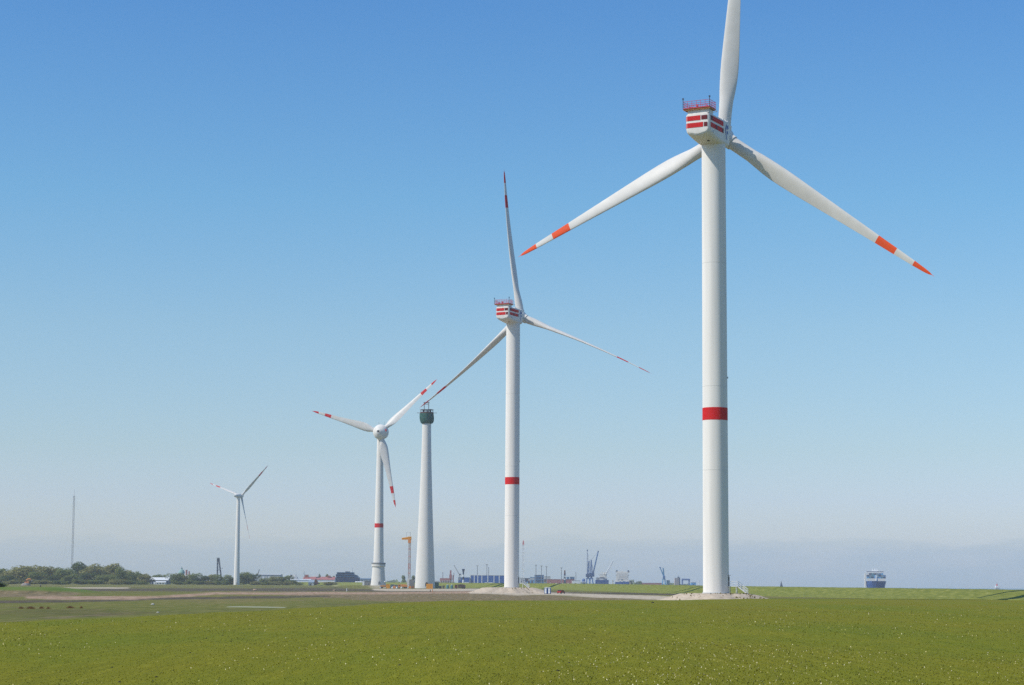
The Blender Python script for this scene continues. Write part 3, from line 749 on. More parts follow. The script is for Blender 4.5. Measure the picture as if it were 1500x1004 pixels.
def bare_tower():
    Y = 1480.0; x = X_(622.5, Y); b = (x, Y, .35)
    T = thing('unfinished_tower', 'unfinished tapering concrete tower topped with green netting and a dark work platform', 'tower', b)
    H = 120.5
    zs = np.linspace(0, H, 26); rr = np.interp(zs / H, [0, .12, .3, .5, .75, .9, 1], [7.25, 6.6, 5.65, 4.75, 3.75, 3.3, 3.15])
    mb = MB(); mb.lathe([(r, z) for r, z in zip(rr, zs)], 72); mb.build('concrete_shaft', CONC, T, smooth=True)
    mb = MB(); n = 26; prof = [(3.4, H - 2.2), (4.35, H - 1.6), (5.0, H - .2), (5.2, H + 2.0), (5.1, H + 5.2), (4.6, H + 5.6)]
    rings = []
    for j, (r, z) in enumerate(prof):
        rings.append([((r + (.22 * math.sin(5 * a + j) + .12 * math.sin(11 * a)) * (0 < j < 5)) * math.cos(a), (r + (.22 * math.sin(5 * a + j) + .12 * math.sin(11 * a)) * (0 < j < 5)) * math.sin(a), z) for a in (2 * math.pi * k / n for k in range(n))])
    mb.loft(rings); mb.build('netting', GREEN, T, smooth=True)
    mb = MB(); mb.lathe([(4.7, H + 5.20), (4.9, H + 5.40), (4.9, H + 6.10), (4.6, H + 6.20)], 40); mb.box((0, 0, H + 5.70), (14.5, .25, .25)); mb.box((0, 0, H + 5.70), (.25, 12, .25)); pf = mb.build('work_platform', RUST, T)
    mb = MB()
    for k in range(14):
        a = 2 * math.pi * k / 14; p = (4.7 * math.cos(a), 4.7 * math.sin(a)); mb.tube((*p, H + 6.00), (*p, H + 8.00), .09, n=5)
    mb.lathe([(4.76, H + 7.80), (4.76, H + 7.95), (4.66, H + 7.95), (4.66, H + 7.80)], 40); mb.box((0, -1, H + 8.20), (10.5, .15, .15))
    mb.build('railing', GREYM, pf)
    mb = MB()
    for s in (-1.6, 1.6): mb.box((s - .3, 0, H + 9.80), (.55, .55, 7)); mb.box((s - .3, 2.2, H + 8.80), (.35, .35, 6))
    mb.box((-.3, 0, H + 13.2), (4.2, .7, .7)); mb.box((-.3, 0, H + 12.00), (3.2, .4, .4)); mb.build('lifting_frame', GREYM, pf)
    mb = MB(); mb.box((-2.2, -2.6, H + 7.00), (1.2, 1, 1.8)); mb.build('tool_chest', DARK, pf); mb = MB(); mb.box((2.6, -1.9, H + 7.20), (1.2, 1.2, 2.2)); mb.build('tool_chest', DARK, pf)
    mb = MB(); mb.box((.6, -3.0, H + 6.80), (1.6, 1, 1.2)); mb.build('tool_chest', LGREY, pf)
    mb = MB(); mb.prism([(-1.0, 0), (1.0, 0), (1.0, 3.2), (.6, 4.1), (0, 4.4), (-.6, 4.1), (-1.0, 3.2)], -7.15, -6.3); d = mb.build('doorway', DARK, T); d.rotation_euler = (0, 0, RAD(12))
bare_tower()

def lattice_mast():
    Y = 2300; b = (X_(104.6, Y), Y, 1.2); H = Z_(109, 717.5, Y) - 1.2
    T = thing('lattice_mast', 'very tall thin grey lattice mast rising above the left wood', 'mast', b)
    mb = MB(); mb.lattice((0, 0, 0), (0, 0, H * .93), 1.5, 1.5, .10, 60); mb.build('lattice', LGREY, T)
    mb = MB(); mb.tube((0, 0, H * .93), (0, 0, H), .22, .12, n=6); mb.box((0, 0, H * .93), (1.7, 1.7, .4)); mb.build('aerial', LGREY, T)
    mb = MB()
    for k in range(3):
        a = 2 * math.pi * k / 3 + .4
        for h in (.45, .9): mb.tube((0, 0, H * h), (40 * math.cos(a), 40 * math.sin(a), 0), .025, n=4)
    mb.build('guy_wire', GREYM, T)
lattice_mast()

# ------------------------------------------------------------------ trees
LEAF = []
for i, stops in enumerate(([(.25, (.12, .155, .045)), (.5, (.17, .205, .06)), (.75, (.24, .26, .085))],
                           [(.25, (.19, .195, .065)), (.5, (.26, .255, .09)), (.75, (.33, .31, .125))],
                           [(.25, (.06, .09, .034)), (.5, (.09, .125, .044)), (.75, (.13, .16, .056))])):
    LEAF.append(simple_noise_mat('foliage_%s' % ('mid', 'olive', 'deep')[i], stops, .35, 4, leaf=.4))
BARK = mat('bark', (.07, .055, .04), .9)
def crown_mesh(seed, lobes, nleaf, size):
    """unit crown, 1 wide and 1 tall from z=0.12: clumps of small leaf faces through the volume"""
    g = np.random.default_rng(seed); P = []; Q = []
    for k in range(lobes):
        a = g.uniform(0, 2 * np.pi); r = g.uniform(.0, .32); zc = g.uniform(.16, .74) if k > 2 else g.uniform(.15, .35)
        c = np.array([r * np.cos(a), r * np.sin(a), zc]); rad = np.array([1, 1, .85]) * g.uniform(.17, .28)
        n = nleaf // lobes; d = g.normal(size=(n, 3)); d /= np.linalg.norm(d, axis=1)[:, None]
        P.append(c + d * rad * (g.random((n, 1)) ** .3)); Q.append(d + g.normal(0, .45, d.shape))
    P = np.concatenate(P); Q = np.concatenate(Q)[P[:, 2] > .02]; P = P[P[:, 2] > .02]; N = len(P)
    top = P[:, 2].max(); P[:, 2] *= 1.0 / top
    wd = np.abs(P[:, :2]).max(); P[:, :2] *= .5 / wd
    A = np.cross(Q, g.normal(size=(N, 3))); A /= np.linalg.norm(A, axis=1)[:, None]; B = np.cross(Q, A); B /= np.linalg.norm(B, axis=1)[:, None]
    s = size * g.uniform(.5, 1.2, (N, 1))
    V = np.stack([P - A * s, P - B * s * .6, P + A * s, P + B * s * .6], 1).reshape(-1, 3)
    me = bpy.data.meshes.new('crown'); me.from_pydata(V.tolist(), [], np.arange(N * 4).reshape(-1, 4).tolist()); me.update()
    return me
CROWNS = {}
for kind in range(3):
    for v in range(4):
        me = crown_mesh(100 + kind * 10 + v, 14 + v, 3000, .040); me.materials.append(LEAF[kind]); CROWNS[(kind, v)] = me
def trunk_mesh():
    mb = MB(); mb.tube((0, 0, -.03), (.01, 0, .30), .022, .014, 7); mb.tube((.01, 0, .28), (.14, .05, .55), .012, .006, 5); mb.tube((.01, 0, .28), (-.12, .08, .58), .012, .006, 5); mb.tube((.0, 0, .26), (.02, -.12, .6), .012, .006, 5)
    me = bpy.data.meshes.new('trunk'); me.from_pydata(mb.v, [], mb.f); me.materials.append(BARK); return me
TRUNK = trunk_mesh()
def tree(px, wpx, top, Y, kind, label, group=None, name='tree', z0=None, cat='tree'):
    z0 = float(height(np.array(X_(px, Y)), np.array(Y))) if z0 is None else z0
    h = (Z_(px, top, Y) - z0) * 1.05; w = wpx * S_(Y)
    T = thing(name, label, cat, (X_(px, Y), Y, z0 - .1), rng.uniform(0, 6.28), group)
    c = bpy.data.objects.new('crown', CROWNS[(kind, rng.randrange(4))]); COL.objects.link(c); c.parent = T; c.scale = (w * 1.45, w * 1.45, h)
    t = bpy.data.objects.new('trunk', TRUNK); COL.objects.link(t); t.parent = T; t.scale = (h * .9, h * .9, h * .8)
    return T
WOOD = 'trees of the wood on the left'
for a in [
    (2, 30, 833.5, 2050, 0, 'green round tree cut by the left picture edge'),
    (30, 48, 829, 2000, 1, 'broad olive domed tree right above the orange excavator'),
    (50, 26, 838, 1960, 0, 'mid green tree filling the notch right of the excavator'),
    (67, 36, 831, 2060, 1, 'olive tree with a level top midway between excavator and lattice mast'),
    (90, 26, 834, 2000, 0, 'green tree touching the left side of the lattice mast'),
    (115, 26, 824.5, 2100, 2, 'tallest dark green tree just right of the lattice mast'),
    (139, 34, 827, 2050, 1, 'high olive tree next to the dark tallest one'),
    (163, 36, 826.5, 2080, 1, 'broad olive tree at the right shoulder of the wood'),
    (178, 22, 831.5, 2000, 0, 'green tree at the wood\'s steep right end'),
    (128, 26, 839, 1950, 2, 'low dark tree in front of the tallest tree'),
    (155, 30, 842, 1930, 0, 'low mid green tree in front of the broad right shoulder'),
    (12, 28, 843, 1930, 2, 'low dark tree left of the excavator'),
    (78, 26, 843, 1930, 2, 'low dark tree left of the mast foot'),
    (102, 24, 842, 1920, 0, 'low green tree standing behind the lattice mast foot'),
    (190, 24, 838, 2050, 0, 'green tree stepping down right of the wood'),
    (203, 20, 840, 2100, 2, 'dark tree left of the long white shed'),
    (213, 20, 841, 2080, 1, 'olive tree touching the left gable of the white shed'),
    (226, 18, 842.5, 2500, 0, 'tree behind the left half of the white shed roof'),
    (241, 18, 842, 2520, 0, 'tree behind the right half of the white shed roof'),
    (258, 24, 840, 2150, 0, 'round green tree at the right gable of the white shed'),
    (270, 18, 843, 2200, 1, 'olive tree in front of the twin chimneys'),
    (284, 20, 840, 2250, 0, 'green tree just right of the twin chimneys'),
    (297, 16, 843.5, 2250, 2, 'dark narrow tree midway between chimneys and pylon'),
    (309, 18, 842, 2300, 1, 'olive tree left of the leaning pylon foot'),
    (324, 20, 842, 2240, 0, 'tree hiding the foot of the leaning pylon'),
    (338, 20, 842.5, 2330, 0, 'tree touching the farthest turbine shaft on its left'),
    (357, 24, 838.5, 2320, 0, 'rounded tree touching the farthest turbine shaft on its right'),
    (368, 20, 841, 2340, 2, 'dark tree second to the right of the farthest turbine'),
    (386, 20, 847, 2330, 0, 'low tree in front of the long grey hall'),
    (399, 18, 844.5, 2350, 1, 'olive tree before the right end of the grey hall'),
    (415, 22, 843.5, 2360, 0, 'green tree between grey hall and white factory'),
    (430, 22, 850, 2300, 0, 'low bushy tree before the white factory wall'),
    (482, 22, 852.5, 2150, 1, 'low olive tree between dark-gabled barn and tiered ship')]:
    tree(*a[:5], a[5], WOOD if a[0] < 185 else 'trees along the horizon')
for px, w, top, Y in [(8, 30, 837, 2180), (22, 30, 833, 2200), (44, 30, 833, 2190), (58, 30, 834, 2200), (78, 30, 833, 2180), (96, 30, 832, 2200), (124, 30, 830, 2190), (148, 32, 830, 2200), (172, 30, 832, 2190), (186, 26, 836, 2180)]:
    tree(px, w, top, Y, rng.choice([0, 1, 1]), 'half-hidden tree in the back row of the wood on the left', 'back row of the wood on the left')
for px, w, top, Y in [(18, 22, 850, 1850), (47, 22, 849, 1840), (62, 24, 850, 1830), (90, 22, 850.5, 1830), (118, 24, 849, 1850), (140, 22, 849.5, 1840), (170, 24, 849, 1860), (187, 18, 850, 1900), (206, 18, 851, 1950), (262, 14, 851, 2050), (276, 16, 850, 2080), (292, 16, 851, 2090), (306, 14, 851.5, 2090), (318, 14, 851, 2100), (332, 14, 851, 2120), (375, 16, 851.5, 2150), (391, 16, 852, 2150), (405, 16, 852, 2150), (421, 16, 852, 2150)]:
    tree(px, w, top, Y, rng.choice([0, 1, 0]), 'low bush along the front foot of the tree line', 'bushes at the front foot of the tree line', 'bush', cat='bush')
tree(2, 18, 853, 610, 2, 'dark bush on the grassy bank at the left picture edge', None, 'bush', cat='bush')
for px, w, top, Y, l in [(924, 8, 849.5, 3900, 'small bluish tree directly right of the white stern ship'), (932, 6, 852, 3900, 'smaller middle one of three bluish harbour trees'), (938.5, 7, 851.5, 3900, 'rightmost of three bluish harbour trees'),
                         (592, 7, 843, 3000, 'hazy tree left of the orange construction crane'), (605, 8, 843.5, 3000, 'hazy tree between crane mast and unfinished tower'), (478, 6, 841.5, 2950, 'hazy tree above the middle of the red roofs'), (468, 5, 841.5, 2950, 'hazy tree above the left part of the red roofs'), (489, 6, 844, 2900, 'hazy tree at the right end of the red roofs')]:
    tree(px, w, top, Y, 0, l, 'hazy harbour trees', z0=.4)
def far_woods():
    P = []
    for px in np.arange(560, 1012, 1.1):
        Y = 5600 + 500 * math.sin(px * .05); hgt = (2.2 + 1.6 * math.sin(px * .09) + 1.3 * math.sin(px * .23 + 1)) * (1.25 if px < 720 else .9) * S_(Y)
        for k in range(9): P.append((X_(px, Y) + rng.uniform(-3, 3), Y + rng.uniform(-40, 40), rng.random() ** .8 * max(hgt, 3) + 1))
    P = np.array(P); N = len(P); g = nr
    A = g.normal(size=(N, 3)); A /= np.linalg.norm(A, axis=1)[:, None]; B = np.cross(A, g.normal(size=(N, 3))); B /= np.linalg.norm(B, axis=1)[:, None]
    s = g.uniform(2, 4.5, (N, 1)); V = np.stack([P - A * s, P - B * s, P + A * s, P + B * s], 1).reshape(-1, 3)
    me = bpy.data.meshes.new('distant_woods'); me.from_pydata(V.tolist(), [], np.arange(N * 4).reshape(-1, 4).tolist()); me.materials.append(LEAF[0])
    o = bpy.data.objects.new('distant_woods', me); COL.objects.link(o); tag(o, 'faint far-off wood line beyond the harbour', 'woods', kind='stuff')
far_woods()

# ------------------------------------------------------------------ things on the land at the left
def rot_root(name, label, cat, px, Y, z=None, rz=0, group=None):
    x = X_(px, Y); z = float(height(np.array(x), np.array(float(Y)))) if z is None else z
    return thing(name, label, cat, (x, Y, z), rz, group)

T = rot_root('rubble_heap', 'grey rubble heap under the orange excavator', 'heap', 37.5, 1600)
mb = MB(); mb.loft([[(r * math.cos(a) * (1 + .15 * math.sin(3 * a)), r * math.sin(a), z) for a in (2 * math.pi * k / 18 for k in range(18))] for r, z in ((3.9, -.2), (3.3, .7), (2.4, 1.5), (1.2, 1.9), (.2, 2.0))]); mb.build('stones', mat('rubble', (.26, .22, .20), .9, vary=.4, scale=.9), T, smooth=True)
T = rot_root('excavator', 'orange excavator with bent boom digging on a rubble heap by the left wood', 'excavator', 38.5, 1606, z=.9)
mb = MB()
for s in (-1, 1): mb.prism([(-2, .2), (2, .2), (2.3, .6), (2, 1.0), (-2, 1.0), (-2.3, .6)], s * 1.1 - .3, s * 1.1 + .3)
mb.build('track', TYRE, T)
mb = MB(); mb.box((.4, 0, 1.75), (3.2, 2.5, 1.2)); mb.box((1.6, 0, 2.3), (1.1, 2.4, .9)); mb.build('body', ORG, T, bevel=.1)
mb = MB(); mb.box((-.5, -.6, 2.9), (1.3, 1.1, 1.3)); mb.build('cab', GLASS, T, bevel=.08)
mb = MB(); mb.tube((-.9, .3, 2.2), (1.0, .3, 4.3), .62, .55, 8); mb.tube((1.0, .3, 4.3), (3.0, .3, 4.7), .55, .45, 8); mb.tube((3.0, .3, 4.7), (4.0, .3, 3.2), .4, .3, 8); mb.build('boom', ORG, T)
mb = MB(); mb.prism([(3.8, 3.5), (4.6, 3.6), (4.7, 2.9), (4.1, 2.5), (3.6, 2.9)], -.4, 1.0); mb.build('bucket', GREYM, T)

def shed(name, label, cat, px0, px1, eave, ridge, Y, wallm, roofm, depth=18, parts=(), z=None, group=None, base_px=None, roof_over=.3):
    """long building with a pitched roof, its long side to the camera"""
    z = z if z is not None else float(height(np.array(X_((px0 + px1) / 2, Y)), np.array(float(Y))))
    T = thing(name, label, cat, (X_((px0 + px1) / 2, Y), Y, z), 0, group)
    L = (px1 - px0) * S_(Y); he = Z_(px0, eave, Y) - z; hr = max(Z_(px0, ridge, Y) - z, he + .3)
    mb = MB(); mb.prism([(-depth / 2, -.3), (depth / 2, -.3), (depth / 2, he), (0, hr - .15), (-depth / 2, he)], -L / 2, L / 2, axis='X'); mb.build('wall', wallm, T)
    mb = MB()
    for s in (-1, 1): mb.prism([(s * (depth / 2 + .4), he - .05), (s * (depth / 2 + .4), he + .3), (0, hr + .3), (0, hr - .05)], -L / 2 - roof_over, L / 2 + roof_over, axis='X')
    mb.build('roof', roofm, T)
    return T, L, he, hr, depth
def facade(T, name, m, L, fx0, fx1, z0, z1, depth, proud=.12):
    mb = MB(); mb.box(((fx0 + fx1) / 2 * L - L / 2, -depth / 2 - proud / 2 + .02, (z0 + z1) / 2), ((fx1 - fx0) * L, proud, z1 - z0)); return mb.build(name, m, T)
T, L, he, hr, dp = shed('white_shed', 'long white shed with pale roof and dark wall in the tree line', 'shed', 221, 248, 850.3, 846.3, 2300, NAVY, PWHITE)
for k, f in enumerate((.22, .42, .55)): facade(T, 'gable_front', PWHITE, L, f, f + .1, 0, he * .62, dp, .5)
facade(T, 'gable_front', PWHITE, L, .70, .80, 0, he * .4, dp, .6); facade(T, 'door', GREYM, L, .06, .14, 0, he * .7, dp)
T, L, he, hr, dp = shed('annex', 'low white annex with small dark windows before the white shed', 'annex', 229, 243, 853.6, 852.0, 2270, PWHITE, PWHITE, 8)
for f in (.12, .42, .70): facade(T, 'window', GLASS, L, f, f + .12, he * .3, he * .75, dp)
def van(label, px, Y, rz=0, m=PWHITE, scale=1.0):
    T = rot_root('van', label, 'van', px, Y, rz=rz, group='white vans by the wood')
    mb = MB(); mb.prism([(-2.6, .5), (2.6, .5), (2.6, 1.3), (2.0, 1.6), (1.5, 2.6), (-2.6, 2.6)], -1, 1); mb.build('body', m, T, bevel=.1)
    mb = MB(); mb.prism([(1.62, 1.55), (2.06, 1.55), (1.62, 2.4)], -1.02, 1.02); mb.build('windscreen', GLASS, T)
    for x in (-1.6, 1.6):
        for y in (-1, 1): mb = MB(); mb.tube((x, y * .8, .42), (x, y * 1.03, .42), .42, n=12); mb.build('wheel', TYRE, T)
    T.scale = (scale,) * 3
van('white van parked at the wood edge, the left one of two', 190.3, 2150, RAD(80)); van('white van parked close left of the white shed, turned sideways', 205.5, 2140, RAD(15))
T = rot_root('blue_silo', 'small blue silo with white stripe showing above trees left of the shed', 'silo', 204.5, 2280)
H_ = Z_(204, 841.5, 2280) - 1.2; mb = MB(); mb.lathe([(2.2, 0), (2.2, H_ - 1), (.3, H_)], 20); mb.build('tank', BLUE, T, smooth=True); mb = MB(); mb.box((1.6, -1.9, H_ / 2), (.7, .7, H_ - 1)); mb.build('ladder_shaft', PWHITE, T)

Y = 3000; T = rot_root('domed_tower', 'pale green domed tower with spire rising over the trees', 'tower', 265.7, Y, z=.8); H_ = lambda py: Z_(265.7, py, Y) - .8
mb = MB(); mb.lathe([(4.0, 0), (4.0, H_(840))], 24); mb.build('shaft', LGREY, T, smooth=True)
mb = MB(); mb.lathe([(4.6, H_(840.5)), (4.7, H_(838.5)), (3.0, H_(835.5)), (1.3, H_(834))], 24); mb.build('dome', mat('patina', (.26, .42, .40), .7), T, smooth=True)
mb = MB(); mb.lathe([(1.2, H_(834.3)), (1.1, H_(832.6)), (.5, H_(832)), (.12, H_(829.8))], 12); mb.build('spire', mat('patina_dark', (.10, .20, .20), .7), T)
for px, top, l, rr in ((272.8, 835, 'taller white chimney with reddish upper half beside the domed tower', 1.3), (276.6, 837, 'shorter chimney with reddish upper half, right of its taller twin', 1.0)):
    Y = 2850; T = rot_root('chimney', l, 'chimney', px, Y, z=.8, group='twin chimneys'); h = Z_(px, top, Y) - .8
    mb = MB(); mb.lathe([(rr * 1.15, 0), (rr, h * .62)], 16); mb.build('shaft', PWHITE, T, smooth=True)
    mb = MB(); mb.lathe([(rr, h * .62), (rr * .95, h), (rr * .7, h), (rr * .7, h - .5)], 16); mb.build('upper_shaft', ROOFR, T, smooth=True)
Y = 2600; T = rot_root('leaning_pylon', 'dark two-legged pylon leaning like a narrow letter A above the trees', 'pylon', 319, Y, z=.8); s = S_(Y); h = Z_(319, 818, Y) - .8
mb = MB(); mb.lattice((-.8 * s, 0, 0), (-1.0 * s, 0, h), 1.2, 1.2, .28, 14); mb.build('leg', NAVY, T)
mb = MB(); mb.lattice((6.3 * s, 0, 0), (.7 * s, 0, h), 1.2, 1.2, .28, 14); mb.build('leg', NAVY, T)
mb = MB(); mb.box((-.4 * s, 0, h + .2), (3.9 * s, .9, .7)); mb.box((.6 * s, 0, h * .56), (5.5 * s, .8, .5)); mb.build('crossbeam', NAVY, T)
mb = MB(); mb.box((5.6 * s, 0, h * .62), (1.6 * s, .3, .3)); mb.box((6.3 * s, 0, h * .62), (.35, .35, 1.6)); mb.build('side_arm', NAVY, T)
# grey hall with a roof crane
T, L, he, hr, dp = shed('grey_hall', 'long grey industrial hall behind the trees right of the farthest turbine', 'hall', 372, 412, 842.3, 841.2, 2900, mat('hall_grey', (.27, .31, .36), .6), LGREY, 30)
for k in range(9): facade(T, 'bay_window', PWHITE if k % 2 else LGREY, L, .03 + k * .106, .03 + k * .106 + .075, he * .1 if k < 4 else he * .55, he * .85, dp)
T = rot_root('jib_crane', 'small dark crane standing behind the left end of the grey hall', 'crane', 377.5, 2960, z=.8); s = S_(2960)
mb = MB(); mb.lattice((0, 0, 0), (0, 0, 16), 1.6, 1.6, .2, 6); mb.build('tower', GREYM, T); mb = MB(); mb.lattice((0, 0, 15), (2.0 * s, 0, 22), 1.2, .7, .2, 6); mb.build('jib', GREYM, T); mb = MB(); mb.box((-.8, 0, 15.5), (2, 1.6, 1.6)); mb.build('cab', DARK, T)
# white factory
T, L, he, hr, dp = shed('white_factory', 'pale factory with a stacked roof house left of the red roofs', 'factory', 420, 456, 849.6, 848.8, 2750, PWHITE, PWHITE, 24)
for f in (.55, .7, .84): facade(T, 'gate', LGREY, L, f, f + .09, 0, he * .6, dp)
mb = MB(); s = S_(2750); mb.box((-8 * s, 0, he + 2), (12 * s, 10, 4.4)); rh = mb.build('roof_house', LGREY, T); mb = MB(); mb.box((-7 * s, -1, he + 5.6), (5 * s, 7, 3)); mb.build('upper_storey', CONC, rh); mb = MB(); mb.box((-9 * s, -5.1, he + 2.2), (3 * s, .3, 2)); mb.build('window', NAVY, rh); mb = MB(); mb.box((-11.3 * s, -2, he + 5.4), (2.4 * s, 4, 2.6)); mb.build('tank', DARK, rh)
T, L, he, hr, dp = shed('brick_works', 'long works with faded red roofs between white factory and tiered ship', 'works', 445, 491, 849.5, 845.3, 2900, PWHITE, ROOFR, 26)
for f in (.12, .36, .55, .78): facade(T, 'gate', GREYM, L, f, f + .07, 0, he * .6, dp)
mb = MB(); s = S_(2900); mb.box((-19 * s, 0, hr), (5 * s, 8, 6)); rh = mb.build('brick_tower', BRICK, T); mb = MB(); mb.box((-3.6 * s, -2, hr + 1.3), (4 * s, 6, 2.4)); mb.build('roof_lantern', PWHITE, T); mb = MB(); mb.box((14 * s, -2, hr + .7), (4 * s, 6, 2.6)); mb.build('roof_lantern', BRICK, T)
T = rot_root('signal_mast', 'thin mast with a cross yard before the red roofs', 'mast', 445.4, 2850, z=.8); h = Z_(445, 837, 2850) - .8
mb = MB(); mb.tube((0, 0, 0), (0, 0, h), .35, .2, 8); mb.build('pole', GREYM, T); mb = MB(); mb.tube((-1.6, 0, h * .86), (2.2, 0, h * .72), .15, n=5); mb.build('yard', GREYM, T)
T, L, he, hr, dp = shed('barn', 'small barn with pale blue roof and steep dark end gable', 'barn', 452.5, 460.5, 853.6, 849.8, 2350, LGREY, mat('slate_blue', (.26, .33, .40), .7), 12)
mb = MB(); s = S_(2350); mb.prism([(3.6 * s, -.3), (9.4 * s, -.3), (9.4 * s, he), (6.2 * s, hr + 1.4), (3.6 * s, he)], -4.5, 4.5); mb.build('end_gable', RUST, T); facade(T, 'door', DARK, L, .3, .55, 0, he * .6, dp)
# tiered ship at the left harbour
Y = 2700; T = rot_root('moored_ship', 'dark navy ship with tiered decks moored behind the dike left of the collared turbine', 'ship', 510, Y, z=-1); s = S_(Y); h = lambda py: Z_(510, py, Y) + 1
TIER = mat('ship_slate', (.045, .085, .15), .5); 
mb = MB(); mb.loft([[(-17.5 * s, -9, 0), (17.8 * s, -9, 0), (17.8 * s, 9, 0), (-17.5 * s, 9, 0)], [(-17.7 * s, -10, h(847)), (19 * s, -10, h(847)), (19 * s, 10, h(847)), (-17.7 * s, 10, h(847))]]); mb.build('hull', NAVY, T)
for z0, z1, a, b_ in ((847, 844.6, -17.2, 9.5), (844.5, 841.6, -17.5, 9.2), (841.5, 838.8, -16, 8.4)):
    mb = MB(); mb.box(((a + b_) / 2 * s, 0, (h(z0) + h(z1)) / 2), ((b_ - a) * s, 16, h(z1) - h(z0) - .05)); d = mb.build('deckhouse', TIER, T)
    mb = MB(); mb.box(((a + b_) / 2 * s, -8.05, h(z0) * .4 + h(z1) * .6), ((b_ - a) * s * .94, .2, (h(z1) - h(z0)) * .3)); mb.build('window_row', GLASS, d)
    mb = MB(); mb.box(((a + b_) / 2 * s, -8.6, h(z1)), ((b_ - a + .8) * s, 1.6, .3)); mb.build('deck_edge', LBLUE, d)
mb = MB(); mb.box((-1 * s, 0, h(838.3)), (6 * s, 8, 1.6)); mb.build('bridge', NAVY, T)
mb = MB(); mb.prism([(9.5 * s, h(846.9)), (17 * s, h(846.9)), (13 * s, h(842.8)), (9.5 * s, h(841.8))], -7, 7); mb.build('stern_house', mat('ship_grey', (.16, .22, .27), .5), T)
mb = MB(); mb.tube((5.8 * s, 0, h(839)), (5.8 * s, 0, h(833)), .5, .3, 8); mb.box((5.8 * s, 0, h(832.6)), (1.4, 1.4, .9)); mb.build('radar_mast', PWHITE, T)
T, L, he, hr, dp = shed('low_hall', 'low pale grey hall behind the transformer hut', 'hall', 528, 543.5, 849.3, 847.6, 2300, LGREY, mat('hall_slate', (.12, .18, .25), .6), 14)
facade(T, 'window_row', GLASS, L, .1, .9, he * .7, he * .9, dp); facade(T, 'door', GREYM, L, .4, .55, 0, he * .5, dp)
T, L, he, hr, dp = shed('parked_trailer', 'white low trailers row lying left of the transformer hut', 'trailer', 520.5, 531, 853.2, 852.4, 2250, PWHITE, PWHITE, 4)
for f in (.2, .6): facade(T, 'gap_shade_strip', GREYM, L, f, f + .05, .3, he * .8, dp)  # grey strips paint the shade in the gaps between trailers
Y = 1600; T = rot_root('transformer_hut', 'small white-faced grey hut left of the collared tower foot', 'hut', 537.2, Y); s = S_(Y)
mb = MB(); mb.box((0, 0, 1.7), (12.4 * s, 4, 3.9)); mb.build('wall', mat('hut_grey', (.22, .225, .23), .8), T); mb = MB(); mb.box((-4.6 * s, -2.08, 1.65), (3 * s, .2, 3.6)); mb.build('white_front', PWHITE, T); mb = MB(); mb.box((0, 0, 3.75), (12.9 * s, 4.4, .3)); mb.build('roof', LGREY, T); mb = MB(); mb.box((1.5 * s, -2.05, 1.2), (1.1, .14, 2.1)); mb.build('door', GREYM, T)
T = rot_root('floodlight', 'small white floodlight on a short pole at the collared tower foot', 'lamp', 564.2, 1560)
mb = MB(); mb.tube((0, 0, 0), (0, 0, 2.6), .1, n=6); mb.build('pole', GREYM, T); mb = MB(); mb.lathe([(.2, 2.3), (.75, 2.6), (.75, 3.3), (.2, 3.5)], 14); mb.build('lamp_head', PWHITE, T, smooth=True)

# ------------------------------------------------------------------ building site round the unfinished tower
def zg(px, Y): return float(height(np.array(X_(px, Y)), np.array(float(Y))))
Y = 1500; T = rot_root('tower_crane', 'orange construction crane with red-banded lattice mast left of the unfinished tower', 'crane', 599, Y); s = S_(Y); z0 = zg(599, Y); h = lambda py: Z_(599, py, Y) - z0
mb = MB(); mb.lattice((.3 * s, 0, h(848)), (.6 * s, 0, h(790)), 1.55, 1.35, .13, 26, mif=lambda t: 1 if (t < .28 and t > .2) or t > .88 or .1 < t % .2 < .15 else 0); mb.build('mast', [mat('crane_grey', (.40, .33, .30), .6), mat('crane_red', (.42, .10, .06), .6)], T)
mb = MB(); mb.box((.2 * s, 0, h(792.5)), (2.2, 1.9, 3.2)); mb.build('slewing_unit', ORG, T)
mb = MB(); mb.lattice((1.5 * s, 0, h(788.6)), (-11 * s, 0, h(789.6)), 1.7, .8, .26, 9); mb.box((0.3 * s, 0, h(788.6)), (2.6, 1.8, 2.2)); mb.build('jib', YEL, T)
mb = MB(); mb.tube((-4.3 * s, 0, h(789)), (-4.6 * s, 0, h(780)), .1, n=5); mb.tube((1.2 * s, 0, h(788)), (1.2 * s, 0, h(780)), .16, n=5); mb.tube((-4.6 * s, 0, h(780)), (1.2 * s, 0, h(781)), .06, n=4); mb.build('tie_rod', LGREY, T)
mb = MB(); mb.box((-.2 * s, -.6, h(848) / 2), (5.2 * s, 2.2, h(848))); mb.build('mast_foot', CONC, T)
T = rot_root('concrete_segment', 'grey upright concrete segment close right of the crane foot', 'concrete block', 603.3, 1494); mb = MB(); mb.prism([(-1.9, -.1), (1.9, -.1), (1.9, 6.3), (-1.9, 6.4)], -1.2, 1.2); mb.build('slab', mat('site_grey', (.20, .20, .205), .8), T); mb = MB(); 
for k in range(4): mb.box((-1.3 + .86 * k, -1.22, 3.2), (.12, .1, 6.0))
mb.build('rib', LGREY, T)
